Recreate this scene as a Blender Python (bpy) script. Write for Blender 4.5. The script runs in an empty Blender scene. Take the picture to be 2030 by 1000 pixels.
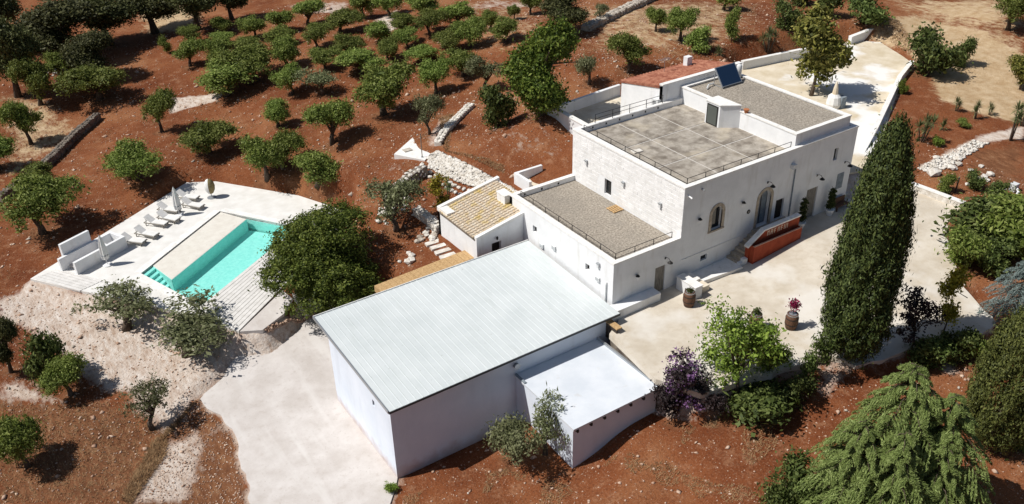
import bpy, bmesh, math, random
import numpy as np
from mathutils import Vector, Matrix
from mathutils.geometry import tessellate_polygon

random.seed(7); RNG = np.random.default_rng(7)
SC = bpy.context.scene
COL = SC.collection

# ------------------------------------------------------------------ camera, sky, sun, exposure
CAMP = np.array([-39.67571, -46.25979, 41.85497]); YAW, PITCH, ROLL, FPX = 0.57711, -0.54023, -0.02314, 1788.44
W, H = 2030.0, 1000.0
_f = np.array([math.sin(YAW)*math.cos(PITCH), math.cos(YAW)*math.cos(PITCH), math.sin(PITCH)])
_r0 = np.array([math.cos(YAW), -math.sin(YAW), 0.0]); _u0 = np.cross(_r0, _f)
_r = math.cos(ROLL)*_r0 + math.sin(ROLL)*_u0; _u = -math.sin(ROLL)*_r0 + math.cos(ROLL)*_u0
cam = bpy.data.cameras.new('camera'); camo = bpy.data.objects.new('camera', cam); COL.objects.link(camo)
cam.sensor_fit = 'HORIZONTAL'; cam.sensor_width = 36.0; cam.lens = FPX/W*36.0
cam.clip_start = 0.5; cam.clip_end = 2000.0
camo.matrix_world = Matrix(((_r[0], _u[0], -_f[0], CAMP[0]), (_r[1], _u[1], -_f[1], CAMP[1]), (_r[2], _u[2], -_f[2], CAMP[2]), (0, 0, 0, 1)))
SC.camera = camo

SUN_EL, SUN_AZ = math.radians(53), math.radians(180-23)      # direction TOWARDS the sun: azimuth from +x, counter-clockwise
wd = bpy.data.worlds.new('World'); SC.world = wd; wd.use_nodes = True
nt = wd.node_tree; nt.nodes.clear()
sky = nt.nodes.new('ShaderNodeTexSky'); sky.sky_type = 'NISHITA'; sky.sun_disc = False
sky.sun_elevation = SUN_EL; sky.sun_rotation = math.pi/2 - SUN_AZ
bg = nt.nodes.new('ShaderNodeBackground'); bg.inputs['Strength'].default_value = 0.062
wo = nt.nodes.new('ShaderNodeOutputWorld')
nt.links.new(sky.outputs[0], bg.inputs[0]); nt.links.new(bg.outputs[0], wo.inputs[0])
sl = bpy.data.lights.new('sun', 'SUN'); sl.energy = 5.0; sl.angle = math.radians(0.5); sl.color = (1.0, 0.965, 0.91)
so = bpy.data.objects.new('sun', sl); COL.objects.link(so)
sdir = Vector((math.cos(SUN_EL)*math.cos(SUN_AZ), math.cos(SUN_EL)*math.sin(SUN_AZ), math.sin(SUN_EL)))
so.rotation_euler = sdir.to_track_quat('Z', 'Y').to_euler(); so.location = (-60, 40, 90)
vs = SC.view_settings; vs.view_transform = 'Standard'; vs.look = 'None'; vs.exposure = -0.08; vs.gamma = 1.0; vs.use_curve_mapping = False

# ------------------------------------------------------------------ surveying helpers (image point -> place)
def ray(px, py): return _f + _r*(px-W/2)/FPX - _u*(py-H/2)/FPX
def onz(px, py, z): d = ray(px, py); return CAMP + d*((z-CAMP[2])/d[2])
def onx(px, py, x): d = ray(px, py); return CAMP + d*((x-CAMP[0])/d[0])
def ony(px, py, y): d = ray(px, py); return CAMP + d*((y-CAMP[1])/d[1])
def ppm(p): return FPX/float((np.asarray(p)-CAMP) @ _f)

def inpoly(X, Y, poly):
    c = np.zeros(X.shape, bool); n = len(poly)
    for i in range(n):
        x0, y0 = poly[i][:2]; x1, y1 = poly[(i+1) % n][:2]
        if y0 == y1: continue
        k = ((y0 > Y) != (y1 > Y)) & (X < (x1-x0)*(Y-y0)/(y1-y0)+x0); c ^= k
    return c
def distpoly(X, Y, poly, closed=True):
    d = np.full(X.shape, 1e9); n = len(poly)
    for i in range(n if closed else n-1):
        a = np.array(poly[i][:2]); b = np.array(poly[(i+1) % n][:2]); e = b-a; L = max(e@e, 1e-9)
        t = np.clip(((X-a[0])*e[0]+(Y-a[1])*e[1])/L, 0, 1)
        d = np.minimum(d, np.hypot(X-a[0]-t*e[0], Y-a[1]-t*e[1]))
    return d
def sdist(X, Y, poly): return np.where(inpoly(X, Y, poly), -1, 1)*distpoly(X, Y, poly)
def smooth(t): t = np.clip(t, 0, 1); return t*t*(3-2*t)
def vnoise(X, Y, s):
    a = 0
    for k, (fx, fy, ph) in enumerate(((1, .3, 0), (-.4, 1.1, 2), (.8, -.9, 4), (1.7, .9, 1), (-1.3, 1.9, 3), (2.3, -1.7, 5))):
        a = a + np.sin((X*fx+Y*fy)*s+ph)*(1/(1+.5*k))
    return a/3.2

# ------------------------------------------------------------------ terrain
CTRL = [(900,500,-.2),(860,420,.2),(800,480,-.9),(700,590,-2.3),(760,540,-1.4),(640,590,-3.2),(930,270,2.6),(1000,240,3.2),(1100,300,3.2),(1050,330,2.6),(1085,228,5.6),(1050,222,5.0),(1100,256,4.8),
 (1000,350,1.6),(850,320,1.4),(700,330,.8),(760,250,1.6),(600,250,.2),(480,370,-2.6),(650,390,-1.2),(580,375,-2.4),(300,300,-2),(420,330,-2.6),(100,300,-3),(200,430,-3.6),(100,500,-4),
 (0,560,-4.6),(100,620,-4.8),(250,700,-5),(400,700,-5),(100,800,-5.5),(300,900,-6.3),(30,950,-6),(430,950,-6.6),(200,100,-1),(0,150,-2),(500,50,.5),(900,50,3.5),(700,120,1.5),(1100,60,5),(1200,100,5.2),
 (1300,60,5.5),(1500,60,5.5),(1700,30,4.6),(1850,60,3.6),(2000,30,5),(1750,130,2.8),(1850,200,2.7),(1950,200,2.6),(2030,240,2.4),(1850,330,1.9),(1960,330,1.8),(1850,270,2.2),(1960,430,1.2),(2020,500,.6),
 (1118,936,-5.4),(1330,826,-4.0),(900,900,-6),(790,960,-6.2),(1000,990,-5.8),(1300,960,-4.2),(1420,820,-3),(1500,800,-2.4),(1560,880,-2.6),(1650,740,-.9),(1780,760,-.8),(1700,900,-2),
 (1900,720,-.4),(1980,760,-.3),(1990,900,-1.2),(1600,990,-3),(1850,990,-2),(2020,650,.2)]
CP = np.array([onz(*c) for c in CTRL])
DECKZ = -3.6
def cyz(X): return np.interp(X, [-3, 5, 12, 20, 28, 45], [-.42, -.3, .05, .8, 1.05, 1.25])
def drz(X, Y): return np.interp(Y, [-6, 9, 22], [-6.15, -6.0, -5.1])
PX = lambda pts, z: [tuple(onz(a, b, z)[:2]) for a, b in pts]
COURT = [(-1.95, -2.1), tuple(onz(1300, 752, -.42)[:2])] + PX([(1390,772),(1480,745),(1560,722),(1650,705)], .0) + PX([(1700,705),(1770,690),(1860,668),(1940,665),(1975,640),(1930,590),(1895,540),(1895,500),(1870,470),(1880,440),(1905,410),(1808,372),(1722,352)], .95) + [(28.6, 1.2), (27.6, 2.5), (.25, 2.5), (.25, -.6), (-.35, -1.25)]
COURT_T = [(-1.0, -2.1), (-1.5, -7.6)] + [(x+.3, y+.5) for x, y in COURT[2:6]] + COURT[6:]
DRIVE = PX([(655,602),(600,625),(575,652),(500,677),(396,786)], -5.3) + PX([(440,830),(470,872),(488,940),(495,1040)], -6.1) + PX([(760,1040),(786,962)], -6.15) + [(-20.6, -.9), (-20.6, 9.3), (-12, 9.3), (-12, 17.5)]
def rough(poly, i0, i1, amp, step=.7, seed=1):
    r = random.Random(seed); out = []
    for i, p in enumerate(poly):
        out.append(p)
        if i0 <= i < i1:
            q = poly[(i+1) % len(poly)]; L = math.hypot(q[0]-p[0], q[1]-p[1]); n_ = int(L/step); dx, dy = (q[0]-p[0])/max(L, 1e-6), (q[1]-p[1])/max(L, 1e-6); j = 0
            for k in range(1, n_): j = .55*j+r.uniform(-amp, amp); out.append((p[0]+(q[0]-p[0])*k/n_-dy*j, p[1]+(q[1]-p[1])*k/n_+dx*j))
    return out
DRIVE = rough(DRIVE, 0, 9, .2, .6, 2); COURT = rough(COURT, 2, 17, .2, .7, 3)
PA, PB, PC, PD = [np.array(onz(a, b, DECKZ)[:2]) for a, b in ((436,419),(279.5,542.5),(399.5,606),(590,451))]
POOL = [PA, PB, PC, PD]
DECK = PX([(370,362),(428,360),(500,372),(592,388),(690,420),(690,470),(557.6,575.4),(578,592),(560,622),(520,652),(473.6,657),(400,633),(300,606),(165,578),(60,553)], DECKZ)
BACK = PX([(1722,338),(1752,262),(1788,158),(1812,128),(1790,112),(1745,84),(1690,80),(1580,112),(1472,132)], 2.7) + [(27.9, 17), (27.9, 3.0), (28.6, 2.6)]
OVR = [([(-20.9,-.9),(-.5,-.9),(-.5,9.4),(-20.9,9.4)], lambda X, Y: -6.3+0*X, 1.6),
       (DRIVE, lambda X, Y: drz(X, Y)-.12, 1.3), (COURT_T, lambda X, Y: cyz(X)-.14, .7), (DECK, lambda X, Y: DECKZ-.22+0*X, 1.4),
       ([c_+(p-c_)*1.1 for p in POOL for c_ in [sum(POOL)/4]], lambda X, Y: -6.2+0*X, .05), (BACK, lambda X, Y: 2.55+0*X, 2.5),
       ([(12.9,15),(18,15),(18,26.6),(13.3,26.6)], lambda X, Y: 4.25+0*X, .6)]
def TZ(X, Y):
    X = np.asarray(X, float); Y = np.asarray(Y, float)
    num = np.zeros(X.shape); den = np.zeros(X.shape)
    for x, y, z in CP:
        w = 1/((X-x)**2+(Y-y)**2+5.0)**1.6; num += w*z; den += w
    Z = num/den
    far = np.hypot(X-5, Y-20); Z = Z + .10*vnoise(X, Y, .55)*smooth(far/30) + .05*vnoise(X+9, Y, 1.7)
    for poly, fn, fall in OVR:
        s = sdist(X, Y, poly); w = smooth(1-s/fall); w = np.where(s <= 0, 1.0, w)
        Z = Z*(1-w)+fn(X, Y)*w
    return Z
def tz(x, y): return float(TZ(np.array([x]), np.array([y]))[0])
def G(px, py):
    d = ray(px, py); t0 = (9-CAMP[2])/d[2]; t1 = (-7-CAMP[2])/d[2]
    t = np.linspace(t0, t1, 160); P = CAMP[None]+d[None]*t[:, None]
    k = np.nonzero(P[:, 2] <= TZ(P[:, 0], P[:, 1]))[0]; i = k[0] if len(k) else 159
    t = np.linspace(t[max(i-1, 0)], t[i], 24); P = CAMP[None]+d[None]*t[:, None]
    k = np.nonzero(P[:, 2] <= TZ(P[:, 0], P[:, 1])+1e-6)[0]; i = k[0] if len(k) else 23
    return np.array([P[i, 0], P[i, 1], tz(P[i, 0], P[i, 1])])
def GP(pts): return [tuple(G(a, b)[:2]) for a, b in pts]

# ------------------------------------------------------------------ materials
MATS = {}
def mat(name, c1, c2=None, scale=1.0, rough=.8, bump=0.0, c3=None, stretch=(1, 1, 1), metal=0.0, contrast=(.35, .65), spec=.3, detail=6, bscale=None):
    m = bpy.data.materials.new(name); m.use_nodes = True; n = m.node_tree.nodes; l = m.node_tree.links
    b = n['Principled BSDF']; b.inputs['Roughness'].default_value = rough; b.inputs['Metallic'].default_value = metal
    b.inputs['Specular IOR Level'].default_value = spec
    MATS[name] = m
    if c2 is None: b.inputs['Base Color'].default_value = (*c1, 1)
    if c2 is not None or bump:
        g = n.new('ShaderNodeNewGeometry'); mp = n.new('ShaderNodeMapping'); mp.inputs['Scale'].default_value = stretch
        l.new(g.outputs['Position'], mp.inputs['Vector'])
        ns = n.new('ShaderNodeTexNoise'); ns.inputs['Scale'].default_value = scale; ns.inputs['Detail'].default_value = detail; ns.inputs['Roughness'].default_value = .62
        l.new(mp.outputs[0], ns.inputs['Vector'])
        if c2 is not None:
            r = n.new('ShaderNodeValToRGB'); r.color_ramp.elements[0].position = contrast[0]; r.color_ramp.elements[1].position = contrast[1]
            r.color_ramp.elements[0].color = (*c1, 1); r.color_ramp.elements[1].color = (*c2, 1)
            if c3: e = r.color_ramp.elements.new((contrast[0]+contrast[1])/2); e.color = (*c3, 1)
            l.new(ns.outputs['Fac'], r.inputs[0]); l.new(r.outputs[0], b.inputs['Base Color'])
        if bump:
            ns2 = n.new('ShaderNodeTexNoise'); ns2.inputs['Scale'].default_value = bscale or scale*6; ns2.inputs['Detail'].default_value = 4
            l.new(g.outputs['Position'], ns2.inputs['Vector'])
            bp = n.new('ShaderNodeBump'); bp.inputs['Strength'].default_value = bump; bp.inputs['Distance'].default_value = .03
            l.new(ns2.outputs['Fac'], bp.inputs['Height']); l.new(bp.outputs[0], b.inputs['Normal'])
    return m
def overlay(m, col, scale, lo, hi, stretch=(1, 1, 1), amount=1.0, voronoi=False):
    """mix a stain / speckle colour over a material's base colour"""
    n = m.node_tree.nodes; l = m.node_tree.links; b = n['Principled BSDF']
    g = n.new('ShaderNodeNewGeometry'); mp = n.new('ShaderNodeMapping'); mp.inputs['Scale'].default_value = stretch; mp.inputs['Location'].default_value = (scale*3.1, 7, 1)
    l.new(g.outputs['Position'], mp.inputs['Vector'])
    if voronoi:
        t = n.new('ShaderNodeTexVoronoi'); t.inputs['Scale'].default_value = scale; src = t.outputs['Distance']
    else:
        t = n.new('ShaderNodeTexNoise'); t.inputs['Scale'].default_value = scale; t.inputs['Detail'].default_value = 5; src = t.outputs['Fac']
    l.new(mp.outputs[0], t.inputs['Vector'])
    mr = n.new('ShaderNodeMapRange'); mr.inputs['From Min'].default_value = lo; mr.inputs['From Max'].default_value = hi; mr.inputs['To Max'].default_value = amount
    l.new(src, mr.inputs['Value'])
    mx = n.new('ShaderNodeMix'); mx.data_type = 'RGBA'; mx.inputs['B'].default_value = (*col, 1)
    inp = b.inputs['Base Color']
    if inp.is_linked: l.new(inp.links[0].from_socket, mx.inputs['A'])
    else: mx.inputs['A'].default_value = inp.default_value
    l.new(mr.outputs[0], mx.inputs['Factor']); l.new(mx.outputs['Result'], inp)
    return m

plaster = mat('white_plaster', (.74,.745,.75), (.83,.835,.84), .6, .9, .25, bscale=6)
overlay(plaster, (.58,.56,.52), 1.6, .56, .78, (1, 1, .22), .55)
def splash(m, z0, z1, col=(.42,.24,.16)):
    n = m.node_tree.nodes; l = m.node_tree.links; b = n['Principled BSDF']; g = n.new('ShaderNodeNewGeometry'); sx = n.new('ShaderNodeSeparateXYZ'); l.new(g.outputs['Position'], sx.inputs[0])
    t = n.new('ShaderNodeTexNoise'); t.inputs['Scale'].default_value = 1.3; t.inputs['Detail'].default_value = 6; l.new(g.outputs['Position'], t.inputs['Vector'])
    ad = n.new('ShaderNodeMath'); ad.operation = 'MULTIPLY_ADD'; ad.inputs[1].default_value = -1.6; l.new(t.outputs['Fac'], ad.inputs[0]); l.new(sx.outputs['Z'], ad.inputs[2])
    mr = n.new('ShaderNodeMapRange'); mr.inputs['From Min'].default_value = z1-.8; mr.inputs['From Max'].default_value = z0-.8; mr.inputs['To Max'].default_value = .6; l.new(ad.outputs[0], mr.inputs['Value'])
    mx = n.new('ShaderNodeMix'); mx.data_type = 'RGBA'; mx.inputs['B'].default_value = (*col, 1); l.new(b.inputs['Base Color'].links[0].from_socket, mx.inputs['A']); l.new(mr.outputs[0], mx.inputs['Factor']); l.new(mx.outputs['Result'], b.inputs['Base Color'])
plaster2 = mat('barn_plaster', (.66,.72,.81), (.74,.79,.87), .35, .9, .2, bscale=5)
overlay(plaster2, (.54,.58,.65), .9, .55, .8, (1, 1, .2), .5)
splash(plaster2, -6.2, -5.1)
coping = mat('coping_plaster', (.74,.72,.68), (.86,.85,.83), 1.8, .9, .2)
overlay(coping, (.45,.43,.39), 3.0, .58, .75, (1, 1, 1), .5)
blockm = mat('painted_stone_block', (.72,.71,.69), (.86,.85,.84), 1.3, .9, .5, bscale=9)
creamw = mat('cream_plaster', (.62,.52,.38), (.76,.70,.58), .8, .9, .25)
gravelroof = mat('roof_gravel', (.14,.115,.09), (.50,.445,.37), 6, .95, .9, bscale=14, contrast=(.3,.7))
overlay(gravelroof, (.22,.2,.17), .5, .45, .7, (1, 1, 1), .4)
terr = mat('terrace_slab', (.22,.19,.155), (.45,.405,.345), 1.1, .95, .5, bscale=10, contrast=(.32,.68))
overlay(terr, (.5,.46,.40), 7, .55, .75, (1, 1, 1), .6); overlay(terr, (.13,.105,.08), .8, .50, .66, (1, 1, 1), .65); overlay(terr, (.55,.48,.37), .45, .54, .68, (1, 1, 1), .55)
mortar = mat('mortar_line', (.48,.45,.41), (.6,.57,.53), 3, .9, .3)
sheet = mat('roof_sheet', (.565,.605,.605), (.635,.67,.67), .35, .55, 0, spec=.35)
overlay(sheet, (.46,.50,.48), 1.1, .56, .76, (1, .3, 1), .35); overlay(sheet, (.30,.31,.27), 5, .68, .74, (1, 1, 1), .6)
flatwhite = mat('white_membrane', (.60,.64,.69), (.70,.73,.77), .5, .7, .15)
overlay(flatwhite, (.55,.53,.5), 1.3, .62, .8, (1, 1, 1), .5)
darktrim = mat('dark_trim', (.06,.065,.07), rough=.6)
glass = mat('dark_glass', (.012,.015,.018), rough=.08, spec=.6)
iron = mat('black_iron', (.025,.023,.022), rough=.6)
stonetrim = mat('limestone_trim', (.34,.28,.21), (.50,.43,.34), 3, .9, .4)
greywood = mat('weathered_wood', (.16,.145,.12), (.33,.30,.26), 3, .85, .4, stretch=(6, 6, .6))
darkwood = mat('dark_wood', (.03,.024,.02), (.07,.055,.045), 3, .8, .3, stretch=(5, 5, .5))
brownwood = mat('barrel_wood', (.07,.035,.022), (.17,.085,.05), 4, .75, .3, stretch=(8, 8, .8))
goldwood = mat('deck_wood', (.36,.22,.10), (.56,.38,.19), 2.4, .8, .4, stretch=(3, 3, 3))
redwall = mat('terracotta_render', (.27,.045,.02), (.38,.075,.032), 1.5, .9, .2)
tilem = mat('lichen_tile', (.56,.43,.29), (.74,.66,.54), 3.2, .95, .3)
overlay(tilem, (.62,.44,.08), .8, .50, .64, (1, 1, 1), .65); overlay(tilem, (.25,.18,.12), 6, .62, .74, (1, 1, 1), .6)
redtile = mat('red_tile', (.20,.06,.035), (.42,.19,.12), 1.6, .9, .3)
courtm = mat('courtyard_paving', (.51,.445,.355), (.63,.57,.48), .45, .9, .2, bscale=4)
overlay(courtm, (.40,.33,.24), 8, .62, .74, (1, 1, 1), .5); overlay(courtm, (.46,.38,.27), 1.7, .52, .75, (1, 1, 1), .5); overlay(courtm, (.70,.67,.62), .22, .5, .62, (1, 1, 1), .7)
drivem = mat('driveway_concrete', (.52,.475,.44), (.635,.595,.565), .5, .92, .25, bscale=5)
overlay(drivem, (.42,.36,.31), 2.4, .58, .8, (1, 1, 1), .5); overlay(drivem, (.40,.35,.30), 9, .62, .72, (1, 1, 1), .55); overlay(drivem, (.68,.65,.62), .8, .55, .7, (1, .12, 1), .6)
backm = mat('sandy_drive', (.56,.47,.33), (.70,.62,.49), .5, .92, .25)
overlay(backm, (.80,.79,.77), .16, .5, .58, (1, 1, 1), .9)
deckm = mat('deck_stone', (.68,.66,.62), (.78,.765,.735), .8, .85, .12)
boardm = mat('deck_board', (.60,.58,.55), (.74,.72,.69), 1.4, .8, .2)
poolm = mat('pool_plaster', (.34,.70,.66), (.47,.80,.76), 3.5, .6)  # turquoise plaster, its two-tone mottling paints caustic light into the colour
beachm = mat('pool_beach', (.66,.62,.55), (.73,.70,.63), 1.4, .85)
overlay(beachm, (.40,.36,.28), 5, .64, .74, (1, 1, 1), .6)
white = mat('white_paint', (.80,.80,.80), rough=.6); offw = mat('white_fabric', (.70,.69,.66), (.80,.79,.77), 3, .9)
rattan = mat('rattan', (.19,.145,.06), (.33,.26,.13), 12, .8, .6)
greycloth = mat('grey_cloth', (.17,.2,.23), (.27,.31,.34), 3, .85)
steel = mat('galvanised', (.42,.44,.46), rough=.45, metal=.6)
acm = mat('ac_casing', (.66,.67,.67), rough=.5)
soil2 = mat('pot_soil', (.03,.02,.014), rough=1)
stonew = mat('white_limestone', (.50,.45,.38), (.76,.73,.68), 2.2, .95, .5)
stonem = mat('field_stone', (.30,.25,.20), (.58,.53,.46), 1.2, .95, .4)
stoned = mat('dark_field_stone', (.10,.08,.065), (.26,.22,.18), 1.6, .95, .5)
stoner = mat('soil_stone', (.34,.19,.12), (.64,.49,.38), .9, .95, .2)
bark = mat('bark', (.05,.035,.024), (.13,.10,.075), 4, .95, .6, stretch=(1, 1, .3))
solarm = mat('solar_glass', (.012,.03,.07), rough=.12, spec=.6)
orangep = mat('terracotta_pot', (.42,.16,.07), rough=.9)
strawm = mat('dry_grass', (.22,.12,.055), (.36,.23,.12), 1.5, .95)

def leafmat(name, dark, mid, light, transl=.18):
    m = bpy.data.materials.new(name); m.use_nodes = True; n = m.node_tree.nodes; l = m.node_tree.links
    b = n['Principled BSDF']; b.inputs['Roughness'].default_value = .62; b.inputs['Specular IOR Level'].default_value = .25
    g = n.new('ShaderNodeNewGeometry'); r = n.new('ShaderNodeValToRGB'); e = r.color_ramp.elements
    e[0].color = (*dark, 1); e[1].color = (*light, 1); k = e.new(.5); k.color = (*mid, 1)
    l.new(g.outputs['Random Per Island'], r.inputs[0])
    oi = n.new('ShaderNodeObjectInfo'); hs = n.new('ShaderNodeHueSaturation')
    mr = n.new('ShaderNodeMapRange'); mr.inputs['To Min'].default_value = .72; mr.inputs['To Max'].default_value = 1.28
    mh = n.new('ShaderNodeMapRange'); mh.inputs['To Min'].default_value = .485; mh.inputs['To Max'].default_value = .512
    l.new(oi.outputs['Random'], mr.inputs['Value']); l.new(oi.outputs['Random'], mh.inputs['Value'])
    l.new(mr.outputs[0], hs.inputs['Value']); l.new(mh.outputs[0], hs.inputs['Hue']); l.new(r.outputs[0], hs.inputs['Color'])
    l.new(hs.outputs[0], b.inputs['Base Color'])
    t = n.new('ShaderNodeBsdfTranslucent'); l.new(hs.outputs[0], t.inputs['Color'])
    mx = n.new('ShaderNodeMixShader'); mx.inputs[0].default_value = transl
    o = n['Material Output']; l.new(b.outputs[0], mx.inputs[1]); l.new(t.outputs[0], mx.inputs[2]); l.new(mx.outputs[0], o.inputs['Surface'])
    MATS[name] = m; return m
L_olive = leafmat('olive_leaf', (.072,.108,.016), (.165,.215,.038), (.30,.345,.095), .3)
L_grey = leafmat('grey_olive_leaf', (.085,.098,.040), (.165,.18,.08), (.29,.30,.165), .3)
L_oak = leafmat('dark_oak_leaf', (.034,.040,.013), (.080,.088,.028), (.155,.160,.058), .25)
L_round = leafmat('evergreen_leaf', (.036,.058,.008), (.095,.132,.018), (.22,.26,.05), .28)
L_green = leafmat('bright_leaf', (.045,.085,.012), (.105,.175,.022), (.23,.30,.05), .25)
L_mag = leafmat('loquat_leaf', (.05,.055,.010), (.13,.13,.022), (.30,.26,.07), .2)
L_cyp = leafmat('cypress_leaf', (.019,.031,.008), (.052,.072,.016), (.12,.145,.04), .12)
L_cedar = leafmat('cedar_leaf', (.12,.165,.042), (.215,.285,.078), (.34,.41,.145), .3)
L_blue = leafmat('blue_cedar_leaf', (.10,.14,.13), (.19,.245,.23), (.32,.38,.36), .2)
L_conf = leafmat('olive_conifer_leaf', (.032,.040,.009), (.075,.085,.018), (.16,.17,.045), .1)
L_light = leafmat('pepper_leaf', (.075,.115,.015), (.16,.23,.032), (.30,.38,.07), .3)
L_shrub = leafmat('shrub_leaf', (.036,.055,.012), (.085,.115,.026), (.17,.205,.06), .25)
L_yuc = leafmat('yucca_leaf', (.055,.085,.025), (.11,.14,.05), (.22,.23,.10), .1)
L_purp = leafmat('purple_leaf', (.020,.014,.014), (.042,.028,.028), (.075,.05,.05))
L_boug = leafmat('bougainvillea_bract', (.10,.045,.12), (.19,.09,.22), (.32,.18,.36), .25)
L_yel = leafmat('yellow_leaf', (.16,.14,.012), (.30,.26,.02), (.45,.38,.05), .25)
L_red = leafmat('magenta_flower', (.13,.006,.03), (.25,.012,.06), (.38,.03,.10), .2)
# water
wm = bpy.data.materials.new('pool_water'); wm.use_nodes = True; n = wm.node_tree.nodes; l = wm.node_tree.links
b = n['Principled BSDF']; b.inputs['Base Color'].default_value = (.75,.98,.95,1); b.inputs['Roughness'].default_value = .02; b.inputs['IOR'].default_value = 1.33
tb = n.new('ShaderNodeBsdfTransparent'); tb.inputs[0].default_value = (.80,.97,.95,1)
gl = n.new('ShaderNodeBsdfGlossy'); gl.inputs['Roughness'].default_value = .03
fr = n.new('ShaderNodeFresnel'); fr.inputs['IOR'].default_value = 1.33
g = n.new('ShaderNodeNewGeometry'); ns = n.new('ShaderNodeTexNoise'); ns.inputs['Scale'].default_value = 2.6; l.new(g.outputs['Position'], ns.inputs['Vector'])
bp = n.new('ShaderNodeBump'); bp.inputs['Strength'].default_value = .5; bp.inputs['Distance'].default_value = .05
l.new(ns.outputs['Fac'], bp.inputs['Height']); l.new(bp.outputs[0], gl.inputs['Normal']); l.new(bp.outputs[0], fr.inputs['Normal'])
mx = n.new('ShaderNodeMixShader'); l.new(fr.outputs[0], mx.inputs[0]); l.new(tb.outputs[0], mx.inputs[1]); l.new(gl.outputs[0], mx.inputs[2])
l.new(mx.outputs[0], n['Material Output'].inputs['Surface']); MATS['pool_water'] = wm

# ground material: red soil, with gravel / tan / brown patches that lie on the ground (painted as vertex masks in world space)
gm = bpy.data.materials.new('red_soil'); gm.use_nodes = True; n = gm.node_tree.nodes; l = gm.node_tree.links
b = n['Principled BSDF']; b.inputs['Roughness'].default_value = .95; b.inputs['Specular IOR Level'].default_value = .1
g = n.new('ShaderNodeNewGeometry')
def _noise(sc, det=6, ro=.6, st=None):
    t = n.new('ShaderNodeTexNoise'); t.inputs['Scale'].default_value = sc; t.inputs['Detail'].default_value = det; t.inputs['Roughness'].default_value = ro
    if st:
        mp = n.new('ShaderNodeMapping'); mp.inputs['Scale'].default_value = st; mp.inputs['Rotation'].default_value = (0, 0, .6); l.new(g.outputs['Position'], mp.inputs['Vector']); l.new(mp.outputs[0], t.inputs['Vector'])
    else: l.new(g.outputs['Position'], t.inputs['Vector'])
    return t
def _ramp(src, stops):
    r = n.new('ShaderNodeValToRGB'); e = r.color_ramp.elements
    while len(e) < len(stops): e.new(.5)
    for k, (p, c) in zip(e, stops): k.position = p; k.color = (*c, 1)
    l.new(src, r.inputs[0]); return r
def _mix(a, bcol, fac):
    m = n.new('ShaderNodeMix'); m.data_type = 'RGBA'; l.new(a, m.inputs['A'])
    if isinstance(bcol, tuple): m.inputs['B'].default_value = (*bcol, 1)
    else: l.new(bcol, m.inputs['B'])
    l.new(fac, m.inputs['Factor']); return m.outputs['Result']
def _mr(src, a, c, lo=0, hi=1):
    m = n.new('ShaderNodeMapRange'); m.inputs['From Min'].default_value = a; m.inputs['From Max'].default_value = c; m.inputs['To Min'].default_value = lo; m.inputs['To Max'].default_value = hi
    l.new(src, m.inputs['Value']); return m.outputs[0]
def _math(op, a, bb):
    m = n.new('ShaderNodeMath'); m.operation = op
    l.new(a, m.inputs[0])
    if isinstance(bb, (int, float)): m.inputs[1].default_value = bb
    else: l.new(bb, m.inputs[1])
    return m.outputs[0]
n1 = _noise(.09); n2 = _noise(.9, 8, .7); n3 = _noise(5, 4, .6)
c = _ramp(n1.outputs['Fac'], [(.33, (.128,.036,.013)), (.5, (.200,.067,.026)), (.67, (.295,.130,.058))]).outputs[0]
c = _mix(c, (.34,.18,.10), _mr(n2.outputs['Fac'], .52, .74, 0, .8)); n6 = _noise(9, 3, .7); c = _mix(c, (.40,.25,.165), _mr(n6.outputs['Fac'], .56, .70, 0, .55))
c = _mix(c, (.085,.026,.013), _mr(n3.outputs['Fac'], .52, .70, 0, .6))
vo = n.new('ShaderNodeTexVoronoi'); vo.inputs['Scale'].default_value = 3.4; l.new(g.outputs['Position'], vo.inputs['Vector'])
peb = _math('MULTIPLY', _mr(vo.outputs['Distance'], .17, .11), _mr(n2.outputs['Fac'], .48, .66))
c = _mix(c, (.42,.27,.19), peb)
at = n.new('ShaderNodeAttribute'); at.attribute_name = 'mask'
sp = n.new('ShaderNodeSeparateColor'); l.new(at.outputs['Color'], sp.inputs[0])
n4 = _noise(.55, 8, .7); n5 = _noise(2.2, 6, .7, (1, .35, 1))
brk = _math('ADD', n4.outputs['Fac'], _mr(n5.outputs['Fac'], .3, .7, -.2, .2))
def patch(ch): return _mr(_math('SUBTRACT', _mr(sp.outputs[ch], 0, 1, 0, 1.25), brk), -.12, .18)
gcol = _ramp(n5.outputs['Fac'], [(.32, (.38,.27,.20)), (.5, (.55,.46,.39)), (.68, (.66,.60,.545))]).outputs[0]
tcol = _ramp(n2.outputs['Fac'], [(.32, (.38,.25,.13)), (.68, (.56,.43,.28))]).outputs[0]
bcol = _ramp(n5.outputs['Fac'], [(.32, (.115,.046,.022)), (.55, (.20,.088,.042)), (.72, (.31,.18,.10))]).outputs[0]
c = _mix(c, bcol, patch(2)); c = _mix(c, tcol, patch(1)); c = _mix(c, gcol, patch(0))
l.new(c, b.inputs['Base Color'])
bp = n.new('ShaderNodeBump'); bp.inputs['Strength'].default_value = .9; bp.inputs['Distance'].default_value = .12
hs = n.new('ShaderNodeMath'); hs.operation = 'ADD'; l.new(n2.outputs['Fac'], hs.inputs[0]); l.new(n3.outputs['Fac'], hs.inputs[1])
l.new(hs.outputs[0], bp.inputs['Height']); l.new(bp.outputs[0], b.inputs['Normal'])

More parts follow.
